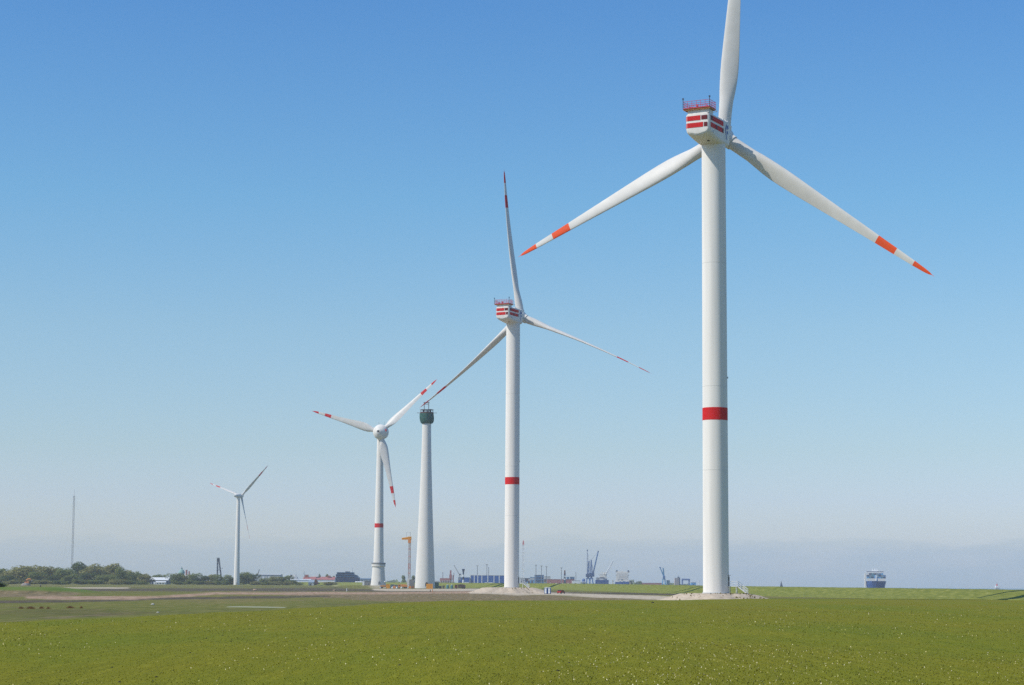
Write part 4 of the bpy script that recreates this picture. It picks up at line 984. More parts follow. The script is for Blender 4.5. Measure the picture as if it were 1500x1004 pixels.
def container(label, px0, px1, top, Y, m, rz=0, name='container', depth=2.5, group=None):
    px = (px0 + px1) / 2; z0 = zg(px, Y); T = thing(name, label, 'container', (X_(px, Y), Y, z0), rz, group); L = (px1 - px0) * S_(Y); h = Z_(px, top, Y) - z0
    mb = MB(); mb.box((0, 0, h / 2 + .08), (L, depth, h - .12))
    n = max(4, int(L / .55))
    for k in range(n): mb.box((-L / 2 + L * (k + .5) / n, -depth / 2 - .02, h / 2 + .08), (L / n * .5, .08, h - .4))
    mb.build('box', m, T)
    mb = MB()
    for x in (-1, 1): mb.box((x * (L / 2 - .06), -depth / 2, h / 2 + .08), (.16, .16, h))
    mb.box((0, -depth / 2, h + .02), (L, .14, .14)); mb.box((0, -depth / 2, .1), (L, .14, .2)); mb.build('frame', m, T)
    mb = MB(); mb.box((L * .2, -depth / 2 - .1, h * .5), (.06, .06, h * .75)); mb.build('locking_bar', GREYM, T)
    return T
container('bright yellow container in front of the unfinished tower doorway', 624.5, 633.8, 855.6, 1430, YEL)
container('dark green container just right of the unfinished tower foot', 637, 642.8, 853.2, 1500, DGREEN)
for px0, px1, top, l in ((642.8, 647.2, 858.4, 'dark low skip next to the dark green container'), (648, 651.5, 857.8, 'grey-brown low skip second right of the dark green container')):
    Y = 1470; z0 = zg(px0, Y); T = thing('skip', l, 'skip', (X_((px0 + px1) / 2, Y), Y, z0), 0, 'site skips'); L = (px1 - px0) * S_(Y); h = Z_(px0, top, Y) - z0
    mb = MB(); mb.prism([(-L / 2 + .3, 0), (L / 2 - .3, 0), (L / 2, h), (L / 2 - .12, h), (L / 2 - .4, .2), (-L / 2 + .4, .2), (-L / 2 + .12, h), (-L / 2, h)], -1, 1); mb.prism([(-L / 2 + .3, .05), (L / 2 - .3, .05), (L / 2 - .05, h - .02), (-L / 2 + .05, h - .02)], -.98, -.9); mb.build('tub', DARK if px0 < 645 else mat('skip_brown', (.13, .11, .09), .8), T)
    mb = MB(); mb.box((0, -1.05, h * .8), (L * .9, .12, .14)); mb.build('rim', GREYM, T)
for px, l in ((655.6, 'left one of the two teal drums right of the skips'), (661.8, 'right one of the two teal drums, next to the reddish lorry')):
    Y = 1450; T = rot_root('drum', l, 'drum', px, Y, group='teal drums'); mb = MB(); mb.lathe([(.85, 0), (.9, .05), (.9, .8), (.95, .85), (.9, .9), (.9, 1.7), (.95, 1.75), (.9, 1.8), (.9, 2.5), (.8, 2.6)], 20); mb.build('barrel', TEAL, T, smooth=True); mb = MB(); mb.lathe([(.8, 2.6), (.55, 2.85), (.2, 2.9)], 16); mb.build('lid', LGREY, T)
def lorry(label, px, Y, L, body, cab, load, rz=0, hb=2.0, group='site lorries'):
    T = rot_root('lorry', label, 'lorry', px, Y, rz=rz, group=group)
    mb = MB(); mb.box((0, 0, .95), (L, 1.0, .3)); mb.build('chassis', DARK, T)
    mb = MB(); mb.prism([(-L / 2, 1.1), (L * .18, 1.1), (L * .22, 1.1 + hb), (-L * .2, 1.3 + hb), (-L / 2, 1.0 + hb * .8)], -1.25, 1.25); b = mb.build('load_body', load, T, bevel=.06)
    mb = MB(); mb.prism([(L * .25, .7), (L / 2, .7), (L / 2, 1.9), (L * .46, 2.9), (L * .25, 2.9)], -1.2, 1.2); c = mb.build('cab', cab, T, bevel=.06); mb = MB(); mb.prism([(L * .30, 1.9), (L * .45, 1.9), (L * .43, 2.6), (L * .30, 2.6)], -1.24, 1.24); mb.build('window', GLASS, c)
    for x in (-.38, -.2, .36):
        for y in (-1.0, 1.0): mb = MB(); mb.tube((x * L, y - .18, .5), (x * L, y + .18, .5), .5, n=12); mb.build('wheel', TYRE, T)
    return T
lorry('reddish brown lorry with dark load at the right end of the building site', 674, 1455, 7.6, RUST, mat('faded_red', (.20, .06, .05), .6), mat('brown_load', (.085, .055, .05), .8), rz=math.pi)
lorry('orange lorry at the left end of the site below the collared tower', 562.5, 1470, 5.6, ORG, ORG, mat('orange_load', (.55, .25, .08), .8), hb=1.1)
lorry('orange tipper with tilted load body left of the crane foot', 590, 1475, 6.6, ORG, ORG, ORG, rz=math.pi, hb=1.7)
container('small yellow container between orange lorry and grey containers', 566.3, 571, 856.2, 1470, YEL)
for a in (('blue-grey container second in the row left of the crane', 572.3, 577.6, 856.6, 1480, mat('blue_grey', (.12, .18, .25), .6)), ('light grey container nearest left of the orange tipper', 578, 584.8, 857.2, 1485, GREYM)): container(*a)
for px, Y, m, l in ((575, 1450, PWHITE, 'white sack in front of the blue-grey container'), (581.5, 1450, PWHITE, 'white sack in front of the light grey container'), (588.2, 1448, PWHITE, 'white sack before the orange tipper, rightmost of the sacks'), (557.5, 1455, LGREY, 'light grey sack left of the orange lorry')):
    T = rot_root('sack', l, 'sack', px, Y, group='building sacks'); mb = MB(); mb.loft([[(.62 * f * math.cos(a) * (1 + .1 * math.sin(4 * a)), .62 * f * math.sin(a) * (1 + .1 * math.cos(4 * a)), z) for a in (2 * math.pi * k / 14 for k in range(14))] for f, z in ((.9, 0), (1.08, .35), (1.05, .8), (.85, 1.1), (.3, 1.2))]); mb.build('bag', m, T, smooth=True)
    mb = MB(); mb.tube((-.3, 0, 1.1), (0, 0, 1.5), .05, n=5); mb.tube((.3, 0, 1.1), (0, 0, 1.5), .05, n=5); mb.build('lifting_loop', GREYM, T)
for px, Y, m, l in ((600.5, 1448, ORG, 'orange cable reel right of the sacks at the crane foot'), (605, 1450, mat('reel_brown', (.30, .14, .06), .7), 'brown cable reel next to the orange reel'), (577.5, 1444, ORG, 'small orange reel between the white sacks')):
    T = rot_root('cable_reel', l, 'cable reel', px, Y, group='cable reels'); mb = MB()
    for y in (-.6, .6): mb.tube((0, y - .05, 1.0), (0, y + .05, 1.0), 1.0, n=20)
    mb.build('flange', m, T); mb = MB(); mb.tube((0, -.6, 1), (0, .6, 1), .6, n=16); mb.build('drum', DARK, T)
# toilets, car, posts
for px, l, m in ((799.9, 'white-sided portable toilet, left of the pair', PWHITE), (804.6, 'blue portable toilet, right of the pair', BLUE)):
    Y = 745; T = rot_root('portable_toilet', l, 'portable toilet', px, Y, rz=RAD(-12), group='portable toilets'); mb = MB(); mb.box((0, 0, .08), (1.15, 1.15, .16)); mb.build('skid', DARK, T)
    mb = MB(); mb.box((0, 0, 1.15), (1.08, 1.08, 2.0)); mb.build('cabin', BLUE, T, bevel=.04)
    mb = MB(); mb.prism([(-.57, 2.15), (.57, 2.15), (.5, 2.3), (.2, 2.38), (-.2, 2.38), (-.5, 2.3)], -.57, .57); mb.build('roof', PWHITE, T)
    mb = MB(); mb.box((.05 if m is BLUE else -.05, -.56, 1.1), (.62, .06, 1.8)); d = mb.build('door', PWHITE if m is BLUE else m, T); mb = MB(); mb.box((.25, -.6, 1.1), (.06, .05, .2)); mb.build('handle', DARK, d)
    mb = MB(); mb.box((-.56, 0, 1.15), (.06, .8, 1.75)); mb.build('side_panel', PWHITE, T)
T = rot_root('parked_car', 'small red car parked right of the portable toilets', 'car', 822, 790, rz=RAD(62), group=None)
CARR = mat('car_red', (.30, .018, .02), .25)
mb = MB(); prof = [(-1.9, .35), (1.9, .35), (1.95, .7), (1.75, .88), (1.0, .95), (.45, 1.42), (-1.1, 1.45), (-1.75, .98), (-1.93, .85)]; mb.prism(prof, -.8, .8); mb.build('body', CARR, T, bevel=.08)
mb = MB(); mb.prism([(.85, .97), (.42, 1.36), (-1.05, 1.38), (-1.5, 1.0)], -.82, .82); mb.build('side_window', GLASS, T)
mb = MB(); mb.prism([(-1.2, 1.36), (-1.72, .98), (-1.76, 1.0), (-1.24, 1.39)], -.68, .68); mb.build('rear_window', GLASS, T); mb = MB(); mb.prism([(.98, .97), (.5, 1.38), (.54, 1.4), (1.02, 1.0)], -.68, .68); mb.build('windscreen', GLASS, T)
for y in (-.62, .62):
    mb = MB(); mb.box((-1.95, y, .78), (.06, .22, .14)); mb.build('tail_light', RED, T); mb = MB(); mb.box((1.93, y, .68), (.06, .25, .14)); mb.build('headlight', PWHITE, T)
for x in (-1.2, 1.25):
    for y in (-.74, .74): mb = MB(); mb.tube((x, y - .1, .3), (x, y + .1, .3), .3, n=16); w_ = mb.build('tyre', TYRE, T); mb = MB(); mb.tube((x, y - .11, .3), (x, y + .11, .3), .18, n=12); mb.build('rim', LGREY, w_)
def post(label, px, top, Y, m, cat='post'):
    z0 = zg(px, Y); T = thing('marker_post', label, cat, (X_(px, Y), Y, z0), 0, 'marker posts'); h = Z_(px, top, Y) - z0
    mb = MB(); mb.tube((0, 0, 0), (0, 0, h), .16, .14, 10); mb.build('shaft', m, T, smooth=True); mb = MB(); mb.tube((0, 0, h), (0, 0, h + .12), .19, .1, 10); mb.build('cap', GREYM, T)
post('white marker post on the dark soil left of the collared turbine', 508.2, 862, 890, PWHITE); post('short dark post in front of the yellow container', 630.4, 864, 880, DARK); post('short orange post in front of the yellow container', 633.7, 863.6, 880, mat('post_orange', (.55, .25, .14), .7))
post('pale post at the edge of the left grassy bank', 59.5, 857, 640, mat('post_wood', (.08, .07, .05), .9))
# stones, clods and reeds in the foreground
STONE = mat('pale_stone', (.50, .48, .42), .85, vary=.25, scale=3)
def lump(name, label, cat, px, py, Y, r, m, hs=.6, group=None):
    x = X_(px, Y); T = None; g = np.random.default_rng(int(px * 7 + py)); mb = MB(); n = 12
    mb.loft([[(r * f * math.cos(a) * (1 + .2 * math.sin(2 * a + px)) + 0, r * f * math.sin(a) * (1 + .15 * math.cos(3 * a)), z * r * hs * 2) for a in (2 * math.pi * k / n for k in range(n))] for f, z in ((.8, -.1), (1.02, .25), (.9, .6), (.6, .88), (.15, 1.0))])
    o = mb.build(name, m, None, smooth=True); o.location = (x, Y, zg(px, Y) - .02); tag(o, label, cat, group)
lump('boulder', 'pale boulder lying at the wet edge of the meadow, larger one', 'boulder', 224.5, 886, 309, .33, STONE, .45)
lump('boulder', 'smaller pale stone just below the larger boulder', 'boulder', 232.5, 896.5, 236, .16, STONE, .45)
lump('boulder', 'pinkish stone on the dark strip left of the white marker post', 'boulder', 490, 863, 950, .7, mat('pink_stone', (.42, .30, .22), .9), .4)
lump('boulder', 'pale heap on the dark strip right of the farthest turbine', 'boulder', 373.5, 863, 960, .85, mat('pink_stone', (.42, .30, .22), .9), .4)
DUNG = mat('dark_clod', (.025, .02, .014), .9)
for px, py in ((232.5, 987), (167.5, 974), (179, 994), (304, 932), (328, 928), (281, 954), (340, 937), (587, 978), (834, 980), (956, 885), (151, 1000), (818, 992)):
    Y = 9300 / (py - 856.5 - .0061 * (px - 750)); lump('clod', 'small dark earth clod lying in the grass', 'clod', px, py, Y, 0.055 if py > 900 else .2, DUNG, .5, 'dark clods in the meadow')
REED = simple_noise_mat('reed', [(.3, (.10, .045, .022)), (.7, (.22, .115, .055))], 3.)
for px, w, Y, l in ((32, 7, 262, 'small brown reed tuft, leftmost of the row before the meadow'), (46, 14, 262, 'wide brown reed tuft, second from the left'), (62, 8, 264, 'brown reed tuft right of the widest one'), (104, 12, 272, 'isolated dark brown reed tuft below the lattice mast'), (72, 5, 262, 'tiny greenish reed tuft between brown tufts'), (120, 4, 272, 'tiny brown reed tuft, rightmost of the row')):
    mb = MB(); s = S_(Y); g = random.Random(px)
    for k in range(int(26 * w)):
        x, y = g.gauss(0, w * s * .22), g.gauss(0, .25); h = g.uniform(.15, .42) * (1 - min(.7, abs(x) / (w * s))); a = g.uniform(-.12, .12)
        mb.add([(x - .012, y, -.03), (x + .012, y, -.03), (x + a, y + g.uniform(-.1, .1), h)], [(0, 1, 2)])
    o = mb.build('reed_tuft', REED); o.location = (X_(px, Y), Y, zg(px, Y)); tag(o, l, 'reeds', 'reed tufts')

# ------------------------------------------------------------------ harbour beyond the dike
def rr_(name, label, cat, px, Y, z=.45, group=None):
    T = thing(name, label, cat, (X_(px, Y), Y, z), 0, group)
    return T, S_(Y), (lambda py: Z_(px, py, Y) - z)
def hall(name, label, cat, px0, px1, top, Y, wallm, roofm, depth=20, windows=(), z=.45, group=None, trim=None):
    px = (px0 + px1) / 2; T, s, h = rr_(name, label, cat, px, Y, z, group); L = (px1 - px0) * s; H = h(top)
    mb = MB(); mb.box((0, 0, (H - .4) / 2 - .2), (L, depth, H)); mb.build('wall', wallm, T)
    mb = MB(); mb.box((0, 0, H - .25), (L + .5, depth + .5, .5)); mb.build('roof', roofm, T)
    for nm, m, f0, f1, g0, g1 in windows:
        mb = MB(); mb.box((((f0 + f1) / 2 - .5) * L, -depth / 2 - .05, (g0 + g1) / 2 * H), ((f1 - f0) * L, .25, (g1 - g0) * H)); mb.build(nm, m, T)
    return T, L, H
HB = mat('hall_blue', (.012, .085, .33), .5)
st = [('white_strip', PWHITE, x - .011, x + .011, 0, .98) for x in (.005, .12, .225, .345, .52, .70, .855)] + [('loading_door', PWHITE, .43, .66, .30, .36), ('window_row', NAVY, .46, .64, .05, .26)]
hall('blue_hall', 'long bright blue hall with white vertical strips behind the dike', 'hall', 689, 738.5, 842.8, 3050, HB, PWHITE, 40, st)
hall('blue_shed', 'lower blue shed at the left end of the long striped blue hall', 'shed', 671.5, 687.8, 846, 3040, HB, LBLUE, 25, [('white_strip', PWHITE, .55, .95, .28, .45), ('door', NAVY, .1, .3, 0, .5)])
T, s, h = rr_('beacon_tower', 'slim beacon tower, white below and black with flared top, at the blue shed', 'beacon', 678.6, 2960)
mb = MB(); mb.lathe([(1.5, 0), (1.3, h(849.6))], 16); mb.lathe([(1.1, h(845.2)), (1.1, h(842))], 16); mb.build('white_shaft', PWHITE, T, smooth=True)
mb = MB(); mb.lathe([(1.25, h(849.6)), (1.2, h(845.2))], 16); mb.build('dark_shaft', DARK, T, smooth=True); mb = MB(); mb.lathe([(1.05, h(842)), (1.2, h(838)), (2.0, h(835.4)), (2.2, h(834.2)), (1.4, h(833.6))], 16); mb.build('lantern_top', NAVY, T, smooth=True)
T, s, h = rr_('jib_crane', 'thin pale jib crane slanting up beside the black and white beacon', 'crane', 671.5, 3010)
mb = MB(); mb.lattice((1.6 * s, 0, h(847)), (1.6 * s, 0, h(842)), 1.6, 1.6, .2, 3); mb.box((1.6 * s, 0, h(848.5)), (3.4, 3, 3)); mb.build('tower', GREYM, T); mb = MB(); mb.lattice((1.6 * s, 0, h(842.2)), (-7 * s, 0, h(827.8)), 1.2, .7, .2, 12); mb.build('jib', LGREY, T); mb = MB(); mb.box((2.6 * s, 0, h(841.6)), (2.4, 1.8, 1.6)); mb.build('counterweight', DARK, T)
T, s, h = rr_('red_plant', 'hazy red industrial plant with a stepped tower left of the blue sheds', 'plant', 655, 3350)
mb = MB(); mb.box((-3 * s, 0, h(847.8) / 2 + .6), (15 * s, 14, h(847.8))); mb.build('wall', ROOFR, T); mb = MB(); mb.box((5 * s, 0, h(842) / 2), (3.6 * s, 8, h(842))); mb.box((5 * s, 0, h(839)), (2.2 * s, 5, 7)); mb.box((8.7 * s, 0, h(843) / 2), (1.8 * s, 6, h(843))); mb.build('stepped_tower', ROOFR, T); mb = MB(); mb.tube((5 * s, 0, h(839)), (5 * s, 0, h(835.6)), .5, n=6); mb.tube((-6.4 * s, 0, h(848)), (-6.4 * s, 0, h(838.5)), .4, n=6); mb.tube((9.7 * s, 0, h(844)), (9.7 * s, 0, h(839.5)), .4, n=6); mb.build('vent_pipe', RUST, T)
mb = MB(); 
for k in range(8): mb.box(((-9 + k * 2.5) * s, -8, h(850) / 2), (.8 * s, 1, h(850)))
mb.build('pipe_rack', LGREY, T)
hall('pale_terminal', 'long low pale terminal building left of the red plant', 'building', 607, 643, 850.8, 3500, LGREY, PWHITE, 20, [('window_row', GREYM, .05, .95, .35, .6)])
for px, top, Y, two, l in ((659.5, 838.5, 3500, 0, 'thin lamp mast at the left of the red stepped tower'), (699, 829, 3300, 1, 'lamp mast rising from the left third of the blue hall'), (713, 827.3, 3300, 1, 'tall lamp mast at the middle of the blue hall, with crossbar'), (715.6, 831.5, 3340, 0, 'short plain mast close right of the tall lamp mast'), (785, 828, 3250, 1, 'lamp mast left of three above the harbour blue block'),
                           (793, 829.2, 3250, 1, 'middle lamp mast of three above the harbour blue block'), (800.4, 830.3, 3250, 1, 'right lamp mast of three above the harbour blue block'), (822.3, 832, 3250, 1, 'lamp mast close left of the chequered exhaust tower'), (843.5, 839, 3300, 0, 'short mast right of the chequered exhaust tower')):
    T, s, h = rr_('lamp_mast', l, 'lamp mast', px, Y, group='harbour lamp masts'); H = h(top)
    mb = MB(); mb.tube((0, 0, 0), (0, 0, H), .62, .42, 8); mb.build('pole', GREYM, T)
    mb = MB(); mb.box((0, 0, H), ((3.4 if two else 1.2) * s, .8, .7)); mb.box((0, 0, H - 1.2), ((1.8 if two else .8) * s, .7, .5)); mb.build('lamp_head', GREYM, T)
T, s, h = rr_('lattice_mast', 'white lattice mast with red top directly right of the second turbine shaft', 'mast', 766.3, 3000)
mb = MB(); mb.lattice((-.2 * s, 0, 0), (0, 0, h(798.5)), 3.8, 1.9, .28, 22); mb.build('lattice', PWHITE, T); mb = MB(); mb.lattice((0, 0, h(798.5)), (0, 0, h(793)), 1.8, 1.4, .28, 3); mb.build('red_top', RED, T); mb = MB(); mb.tube((0, 0, h(793)), (0, 0, h(791)), .2, n=6); mb.build('aerial', RED, T)
hall('white_kiosk', 'white flat-roofed house at the foot of the red-topped lattice mast', 'house', 762, 769, 846.5, 2980, LGREY, PWHITE, 10, [('window', NAVY, .1, .35, .45, .75), ('window', NAVY, .55, .8, .45, .75)])
hall('blue_block', 'square blue harbour block under three lamp masts', 'building', 783, 796.5, 842.5, 3280, mat('block_blue', (.07, .17, .32), .6), NAVY, 16, [('window_row', NAVY, .05, .95, .7, .8), ('window_row', NAVY, .05, .95, .45, .55), ('door', PWHITE, .1, .2, 0, .2), ('door', PWHITE, .8, .9, 0, .15)])
for a in (('navy container stack between lattice mast and blue block', 769, 776, 847.2, NAVY), ('pale blue container stack touching the left of the blue block', 776.2, 782.6, 845.5, LBLUE), ('grey container stack at the right foot of the blue block', 797, 801, 848.5, GREYM)):
    T, L, H = hall('container_stack', a[0], 'containers', a[1], a[2], a[3], 3260, a[4], a[4], 12, [('container', m, f, f + .28, g, g + .26) for f in (.03, .36, .69) for g, m in zip((.05, .36, .66), rng.sample([LBLUE, RUST, LGREY, a[4]], 3))], group='container stacks')
T, L, H = hall('red_roofed_depot', 'long depot with faded red roof right of the blue block', 'depot', 801.5, 841, 848.8, 3380, ROOFR, ROOFR, 22, [('gate', CONC, f, f + .06, 0, .5) for f in (.08, .3, .52, .74, .9)])
hall('pale_roof_hall', 'pale arched-looking hall roof above the left of the red depot', 'hall', 797, 806, 844.3, 3450, LGREY, PWHITE, 22, [('window_row', GREYM, .1, .9, .3, .6)])
hall('pale_tent', 'small pale hall with grey roof before the right end of the red depot', 'hall', 838, 850, 850.5, 3300, PWHITE, LGREY, 12, [('gate', GREYM, .3, .5, 0, .6)])
T, s, h = rr_('exhaust_tower', 'dark and white chequered exhaust tower with narrow top above the red depot', 'tower', 827.3, 3320)
mb = MB(); mb.box((0, 0, h(846.5) / 2), (3.2 * s, 5, h(846.5))); mb.box((0, 0, (h(841.5) + h(846.3)) / 2), (2.6 * s, 4, h(841.5) - h(846.3))); mb.build('shaft', NAVY, T); mb = MB(); mb.box((.2 * s, -2.4, h(844.4)), (2.0 * s, 1.2, 2.0)); mb.box((-.3 * s, -2.7, h(848.8)), (2.4 * s, .6, 2.2)); mb.build('white_panel', PWHITE, T); mb = MB(); mb.tube((0, 0, h(842)), (0, 0, h(835.6)), 1.5, 1.0, 10); mb.build('pipe', RUST, T)
for a in (('blue hall block right of the exhaust tower', 830, 833.8, 845.4, LBLUE), ('blue-grey framed block second right of the exhaust tower', 835, 841.5, 845.2, mat('frame_blue', (.12, .22, .36), .6))): hall('blue_silo_block', a[0], 'building', a[1], a[2], a[3], 3480, a[4], NAVY, 10, [('window', NAVY, .15, .4, .2, .85), ('window', NAVY, .6, .85, .2, .85)])
T, s, h = rr_('gas_tank', 'round blue tank left of the big harbour cranes', 'tank', 855, 3450); mb = MB(); mb.lathe([(1.5 * s, 0), (2.2 * s, h(851.5)), (2.2 * s, h(849.6)), (1.4 * s, h(848.2)), (.3 * s, h(847.8))], 24); mb.build('shell', BLUE, T, smooth=True); mb = MB(); mb.box((0, -2.3 * s, h(852.8)), (5 * s, 1, 1.2)); mb.build('pipe_band', PWHITE, T)

def harbour_crane(label, px, Y, m, dark, base_top, house, apex, jib0, jib1, jw, mast_w, lattice_m, z=.45):
    """portal slewing crane: four-legged portal, machinery house, A-frame mast, lattice jib"""
    T, s, h = rr_('harbour_crane', label, 'crane', px, Y, z, 'harbour cranes'); w = base_top[0] * s; hp = h(base_top[1])
    for x in (-1, 1):
        for y in (-1, 1): mb = MB(); mb.tube((x * w * 1.1, y * w, 0), (x * w * .55, y * w * .5, hp), 1.1, .9, 6); mb.build('leg', m, T)
    mb = MB(); mb.box((0, 0, hp + .5), (w * 2.0, w * 1.6, 1.6)); mb.tube((0, 0, hp), (0, 0, h(house[1])), w * .55, w * .5, 12); mb.build('portal', m, T)
    mb = MB(); mb.box((house[2] * s, 0, (h(house[1]) + h(house[0])) / 2), (house[3] * s, 7, h(house[0]) - h(house[1]))); mb.build('machine_house', dark, T, bevel=.2)
    mb = MB(); mb.lattice((0, 0, h(house[0]) - .3), (apex[0] * s, 0, h(apex[1])), mast_w * s, 1.2, .5, 7, 0); mb.build('mast', m, T)
    mb = MB(); mb.lattice((jib0[0] * s, 0, h(jib0[1])), (jib1[0] * s, 0, h(jib1[1])), jw * s, jw * .55 * s, .42, 16); mb.build('jib', lattice_m, T)
    mb = MB(); mb.box((jib1[0] * s, 0, h(jib1[1])), (1.7 * s, 2, 2.2)); mb.build('jib_head', dark, T)
    mb = MB(); mb.tube((apex[0] * s, 0, h(apex[1])), (jib1[0] * s, 0, h(jib1[1])), .16, n=4); mb.tube((apex[0] * s, 0, h(apex[1])), (jib0[0] * s, 0, h(jib0[1]) + 10), .2, n=4); mb.build('cable', dark, T)
    return T, s, h
CBL = mat('crane_blue', (.035, .12, .32), .5); CDK = mat('crane_navy', (.02, .06, .17), .5); CPL = mat('crane_pale', (.46, .50, .56), .6); CLB = mat('crane_sky', (.06, .26, .46), .5)
harbour_crane('big blue harbour crane with upright pale jib, left of the pair', 861.5, 3660, CBL, CDK, (3.0, 848), (841, 845.5, -.3, 6.5), (1.2, 822), (-1.2, 841), (-1.2, 806.5), 1.4, 3.0, CPL)
harbour_crane('big blue harbour crane with jib slanting steeply right, right of the pair', 866.2, 3640, CBL, CDK, (2.8, 848), (839.5, 845, .8, 7), (-.2, 820.5), (2.2, 842), (10, 808), 1.5, 3.2, mat('jib_blue', (.05, .17, .40), .5))
harbour_crane('pale sky blue harbour crane far right with jib leaning left', 972.5, 3900, CLB, CBL, (2.5, 849), (844, 847.5, .3, 3.2), (-1, 832.5), (.2, 845.5), (-5.6, 831.5), 1.2, 1.4, CLB)
# ships
SH = mat('ship_blue', (.025, .075, .25), .45); SW = mat('ship_white', (.62, .60, .55), .55)
T, s, h = rr_('crane_ship', 'blue-hulled ship with white deckhouse and long white crane jib, by the harbour cranes', 'ship', 882, 3400, -1)
mb = MB(); mb.loft([[(-9.5 * s, -9, 0), (8 * s, -9, 0), (9 * s, 0, 0), (8 * s, 9, 0), (-9.5 * s, 9, 0)], [(-9.7 * s, -11, h(849.8)), (8.5 * s, -11, h(849.8)), (10 * s, 0, h(849.6)), (8.5 * s, 11, h(849.8)), (-9.7 * s, 11, h(849.8))]]); mb.build('hull', SH, T)
mb = MB(); mb.box((1.4 * s, 0, (h(849.7) + h(845)) / 2), (11 * s, 14, h(845) - h(849.7))); dk = mb.build('deckhouse', SW, T); mb = MB(); mb.box((.8 * s, 0, (h(845) + h(842.2)) / 2), (8.5 * s, 11, h(842.2) - h(845))); mb.box((-.2 * s, 0, h(841.4)), (13 * s, 9, .9)); mb.build('bridge', SW, dk)
mb = MB(); mb.box((-.5 * s, -7.1, h(846.6)), (7 * s, .3, 1.3)); mb.box((4 * s, -7.1, h(848.4)), (5 * s, .3, 1.2)); mb.build('window_row', NAVY, dk)
mb = MB(); mb.box((-6.5 * s, 0, h(848.2)), (4 * s, 10, h(846) - h(849.9))); mb.build('cargo', GREYM, T)
mb = MB(); mb.tube((5 * s, 0, h(846)), (5 * s, 0, h(838)), 1.5, 1.2, 10); mb.build('crane_post', SW, T); mb = MB(); mb.lattice((5.6 * s, 0, h(842.5)), (15.6 * s, 0, h(822)), 2.0, 1.0, .48, 12); mb.build('crane_jib', PWHITE, T); mb = MB(); mb.tube((0 * s, 0, h(842)), (0 * s, 0, h(838)), .5, n=6); mb.tube((-1.6 * s, 0, h(842)), (-1.6 * s, 0, h(839)), .4, n=6); mb.build('antenna', SW, T); mb = MB(); mb.tube((3 * s, 0, h(842.4)), (3 * s, 0, h(838.8)), 1.2, 1.0, 10); mb.build('funnel', SW, T)
T, s, h = rr_('ferry', 'white high-sided ship seen from the stern with two dark funnels', 'ship', 911, 3500, -1)
T.rotation_euler = (0, 0, RAD(-2.6))
mb = MB(); mb.loft([[(-9.5 * s, -14, 0), (10.5 * s, -14, 0), (10.5 * s, 60, 0), (-9.5 * s, 60, 0)], [(-9.8 * s, -14, h(853)), (10.8 * s, -14, h(852)), (10.8 * s, 60, h(852)), (-9.8 * s, 60, h(853))]]); mb.build('hull', SH, T)
mb = MB(); mb.loft([[(-10 * s, -13, h(853)), (10.6 * s, -13, h(852)), (10.6 * s, 20, h(852)), (-10 * s, 20, h(853))], [(-8.5 * s, -12, h(847)), (9.4 * s, -12, h(847)), (9.4 * s, 20, h(847)), (-8.5 * s, 20, h(847))], [(-7.8 * s, -11.5, h(839)), (9.0 * s, -11.5, h(839)), (9.0 * s, 20, h(839)), (-7.8 * s, 20, h(839))]]); dk = mb.build('superstructure', SW, T)
mb = MB(); mb.box((.6 * s, 0, h(838.2)), (17.5 * s, 14, 1.7)); mb.build('bridge_deck', SW, dk)
for z in (841.4, 844.2, 846.8): mb = MB(); mb.box((.6 * s, -13.2, h(z)), (15 * s, .2, .5)); mb.build('deck_line', LGREY, dk)
mb = MB(); mb.box((.3 * s, -14.3, h(849.8)), (3 * s, .3, 2)); mb.box((-5 * s, -14.3, h(850)), (2 * s, .3, 1.6)); mb.build('stern_door', GREYM, dk)
for x in (-7.4, 9.3): mb = MB(); mb.lathe([(1.5, h(839)), (1.8, h(837.4)), (1.3, h(835.6))], 10, c=(x * s, 0, 0)); mb.build('funnel', NAVY, T)
for x in (-8.2, 9.2): mb = MB(); mb.box((x * s, -8, h(843)), (1.5 * s, 3, 2)); mb.build('lifeboat', GREYM, T)
mb = MB(); mb.tube((.4 * s, 0, h(838)), (.4 * s, 0, h(834.2)), .4, n=6); mb.box((.4 * s, 0, h(835)), (3, .4, .4)); mb.build('radar_mast', SW, T)
T, s, h = rr_('container_ship', 'container ship heading to the camera, blue bow and white bridge, right of the largest turbine', 'ship', 1282.5, 3000, -1)
T.rotation_euler = (0, 0, RAD(-9.2))
mb = MB(); rings = []
for z, wx, yb in ((862.5, 12.2, -4), (857, 13.2, -9), (851.5, 14.6, -14)):
    rings.append([(-wx * s * 1.0 + 1.2 * s, 16, h(z)), (-wx * s * .93 + 1.2 * s, 2, h(z)), (-wx * s * .45 + 1.2 * s, yb, h(z)), (1.2 * s, yb - 3, h(z)), (wx * s * .45 + 1.2 * s, yb, h(z)), (wx * s * .93 + 1.2 * s, 2, h(z)), (wx * s + 1.2 * s, 16, h(z)), (wx * s + 1.2 * s, 150, h(z)), (-wx * s + 1.2 * s, 150, h(z))])
mb.loft(rings); mb.build('hull', SH, T, smooth=True)
mb = MB(); mb.box((1.2 * s, -2, (h(851.4) + h(847.8)) / 2), (25.5 * s, 5, h(847.8) - h(851.4))); mb.build('breakwater', SW, T)
mb = MB(); mb.tube((1.2 * s, -5, h(851)), (1.2 * s, -5, h(843)), .9, .6, 8); mb.box((1.2 * s, -5, h(844)), (4, .6, .6)); mb.build('foremast', PWHITE, T)
cols = [LBLUE, mat('box_teal', (.07, .20, .26), .5), NAVY, mat('box_grey', (.16, .22, .28), .5), mat('box_blue', (.05, .14, .28), .5), ROOFR]
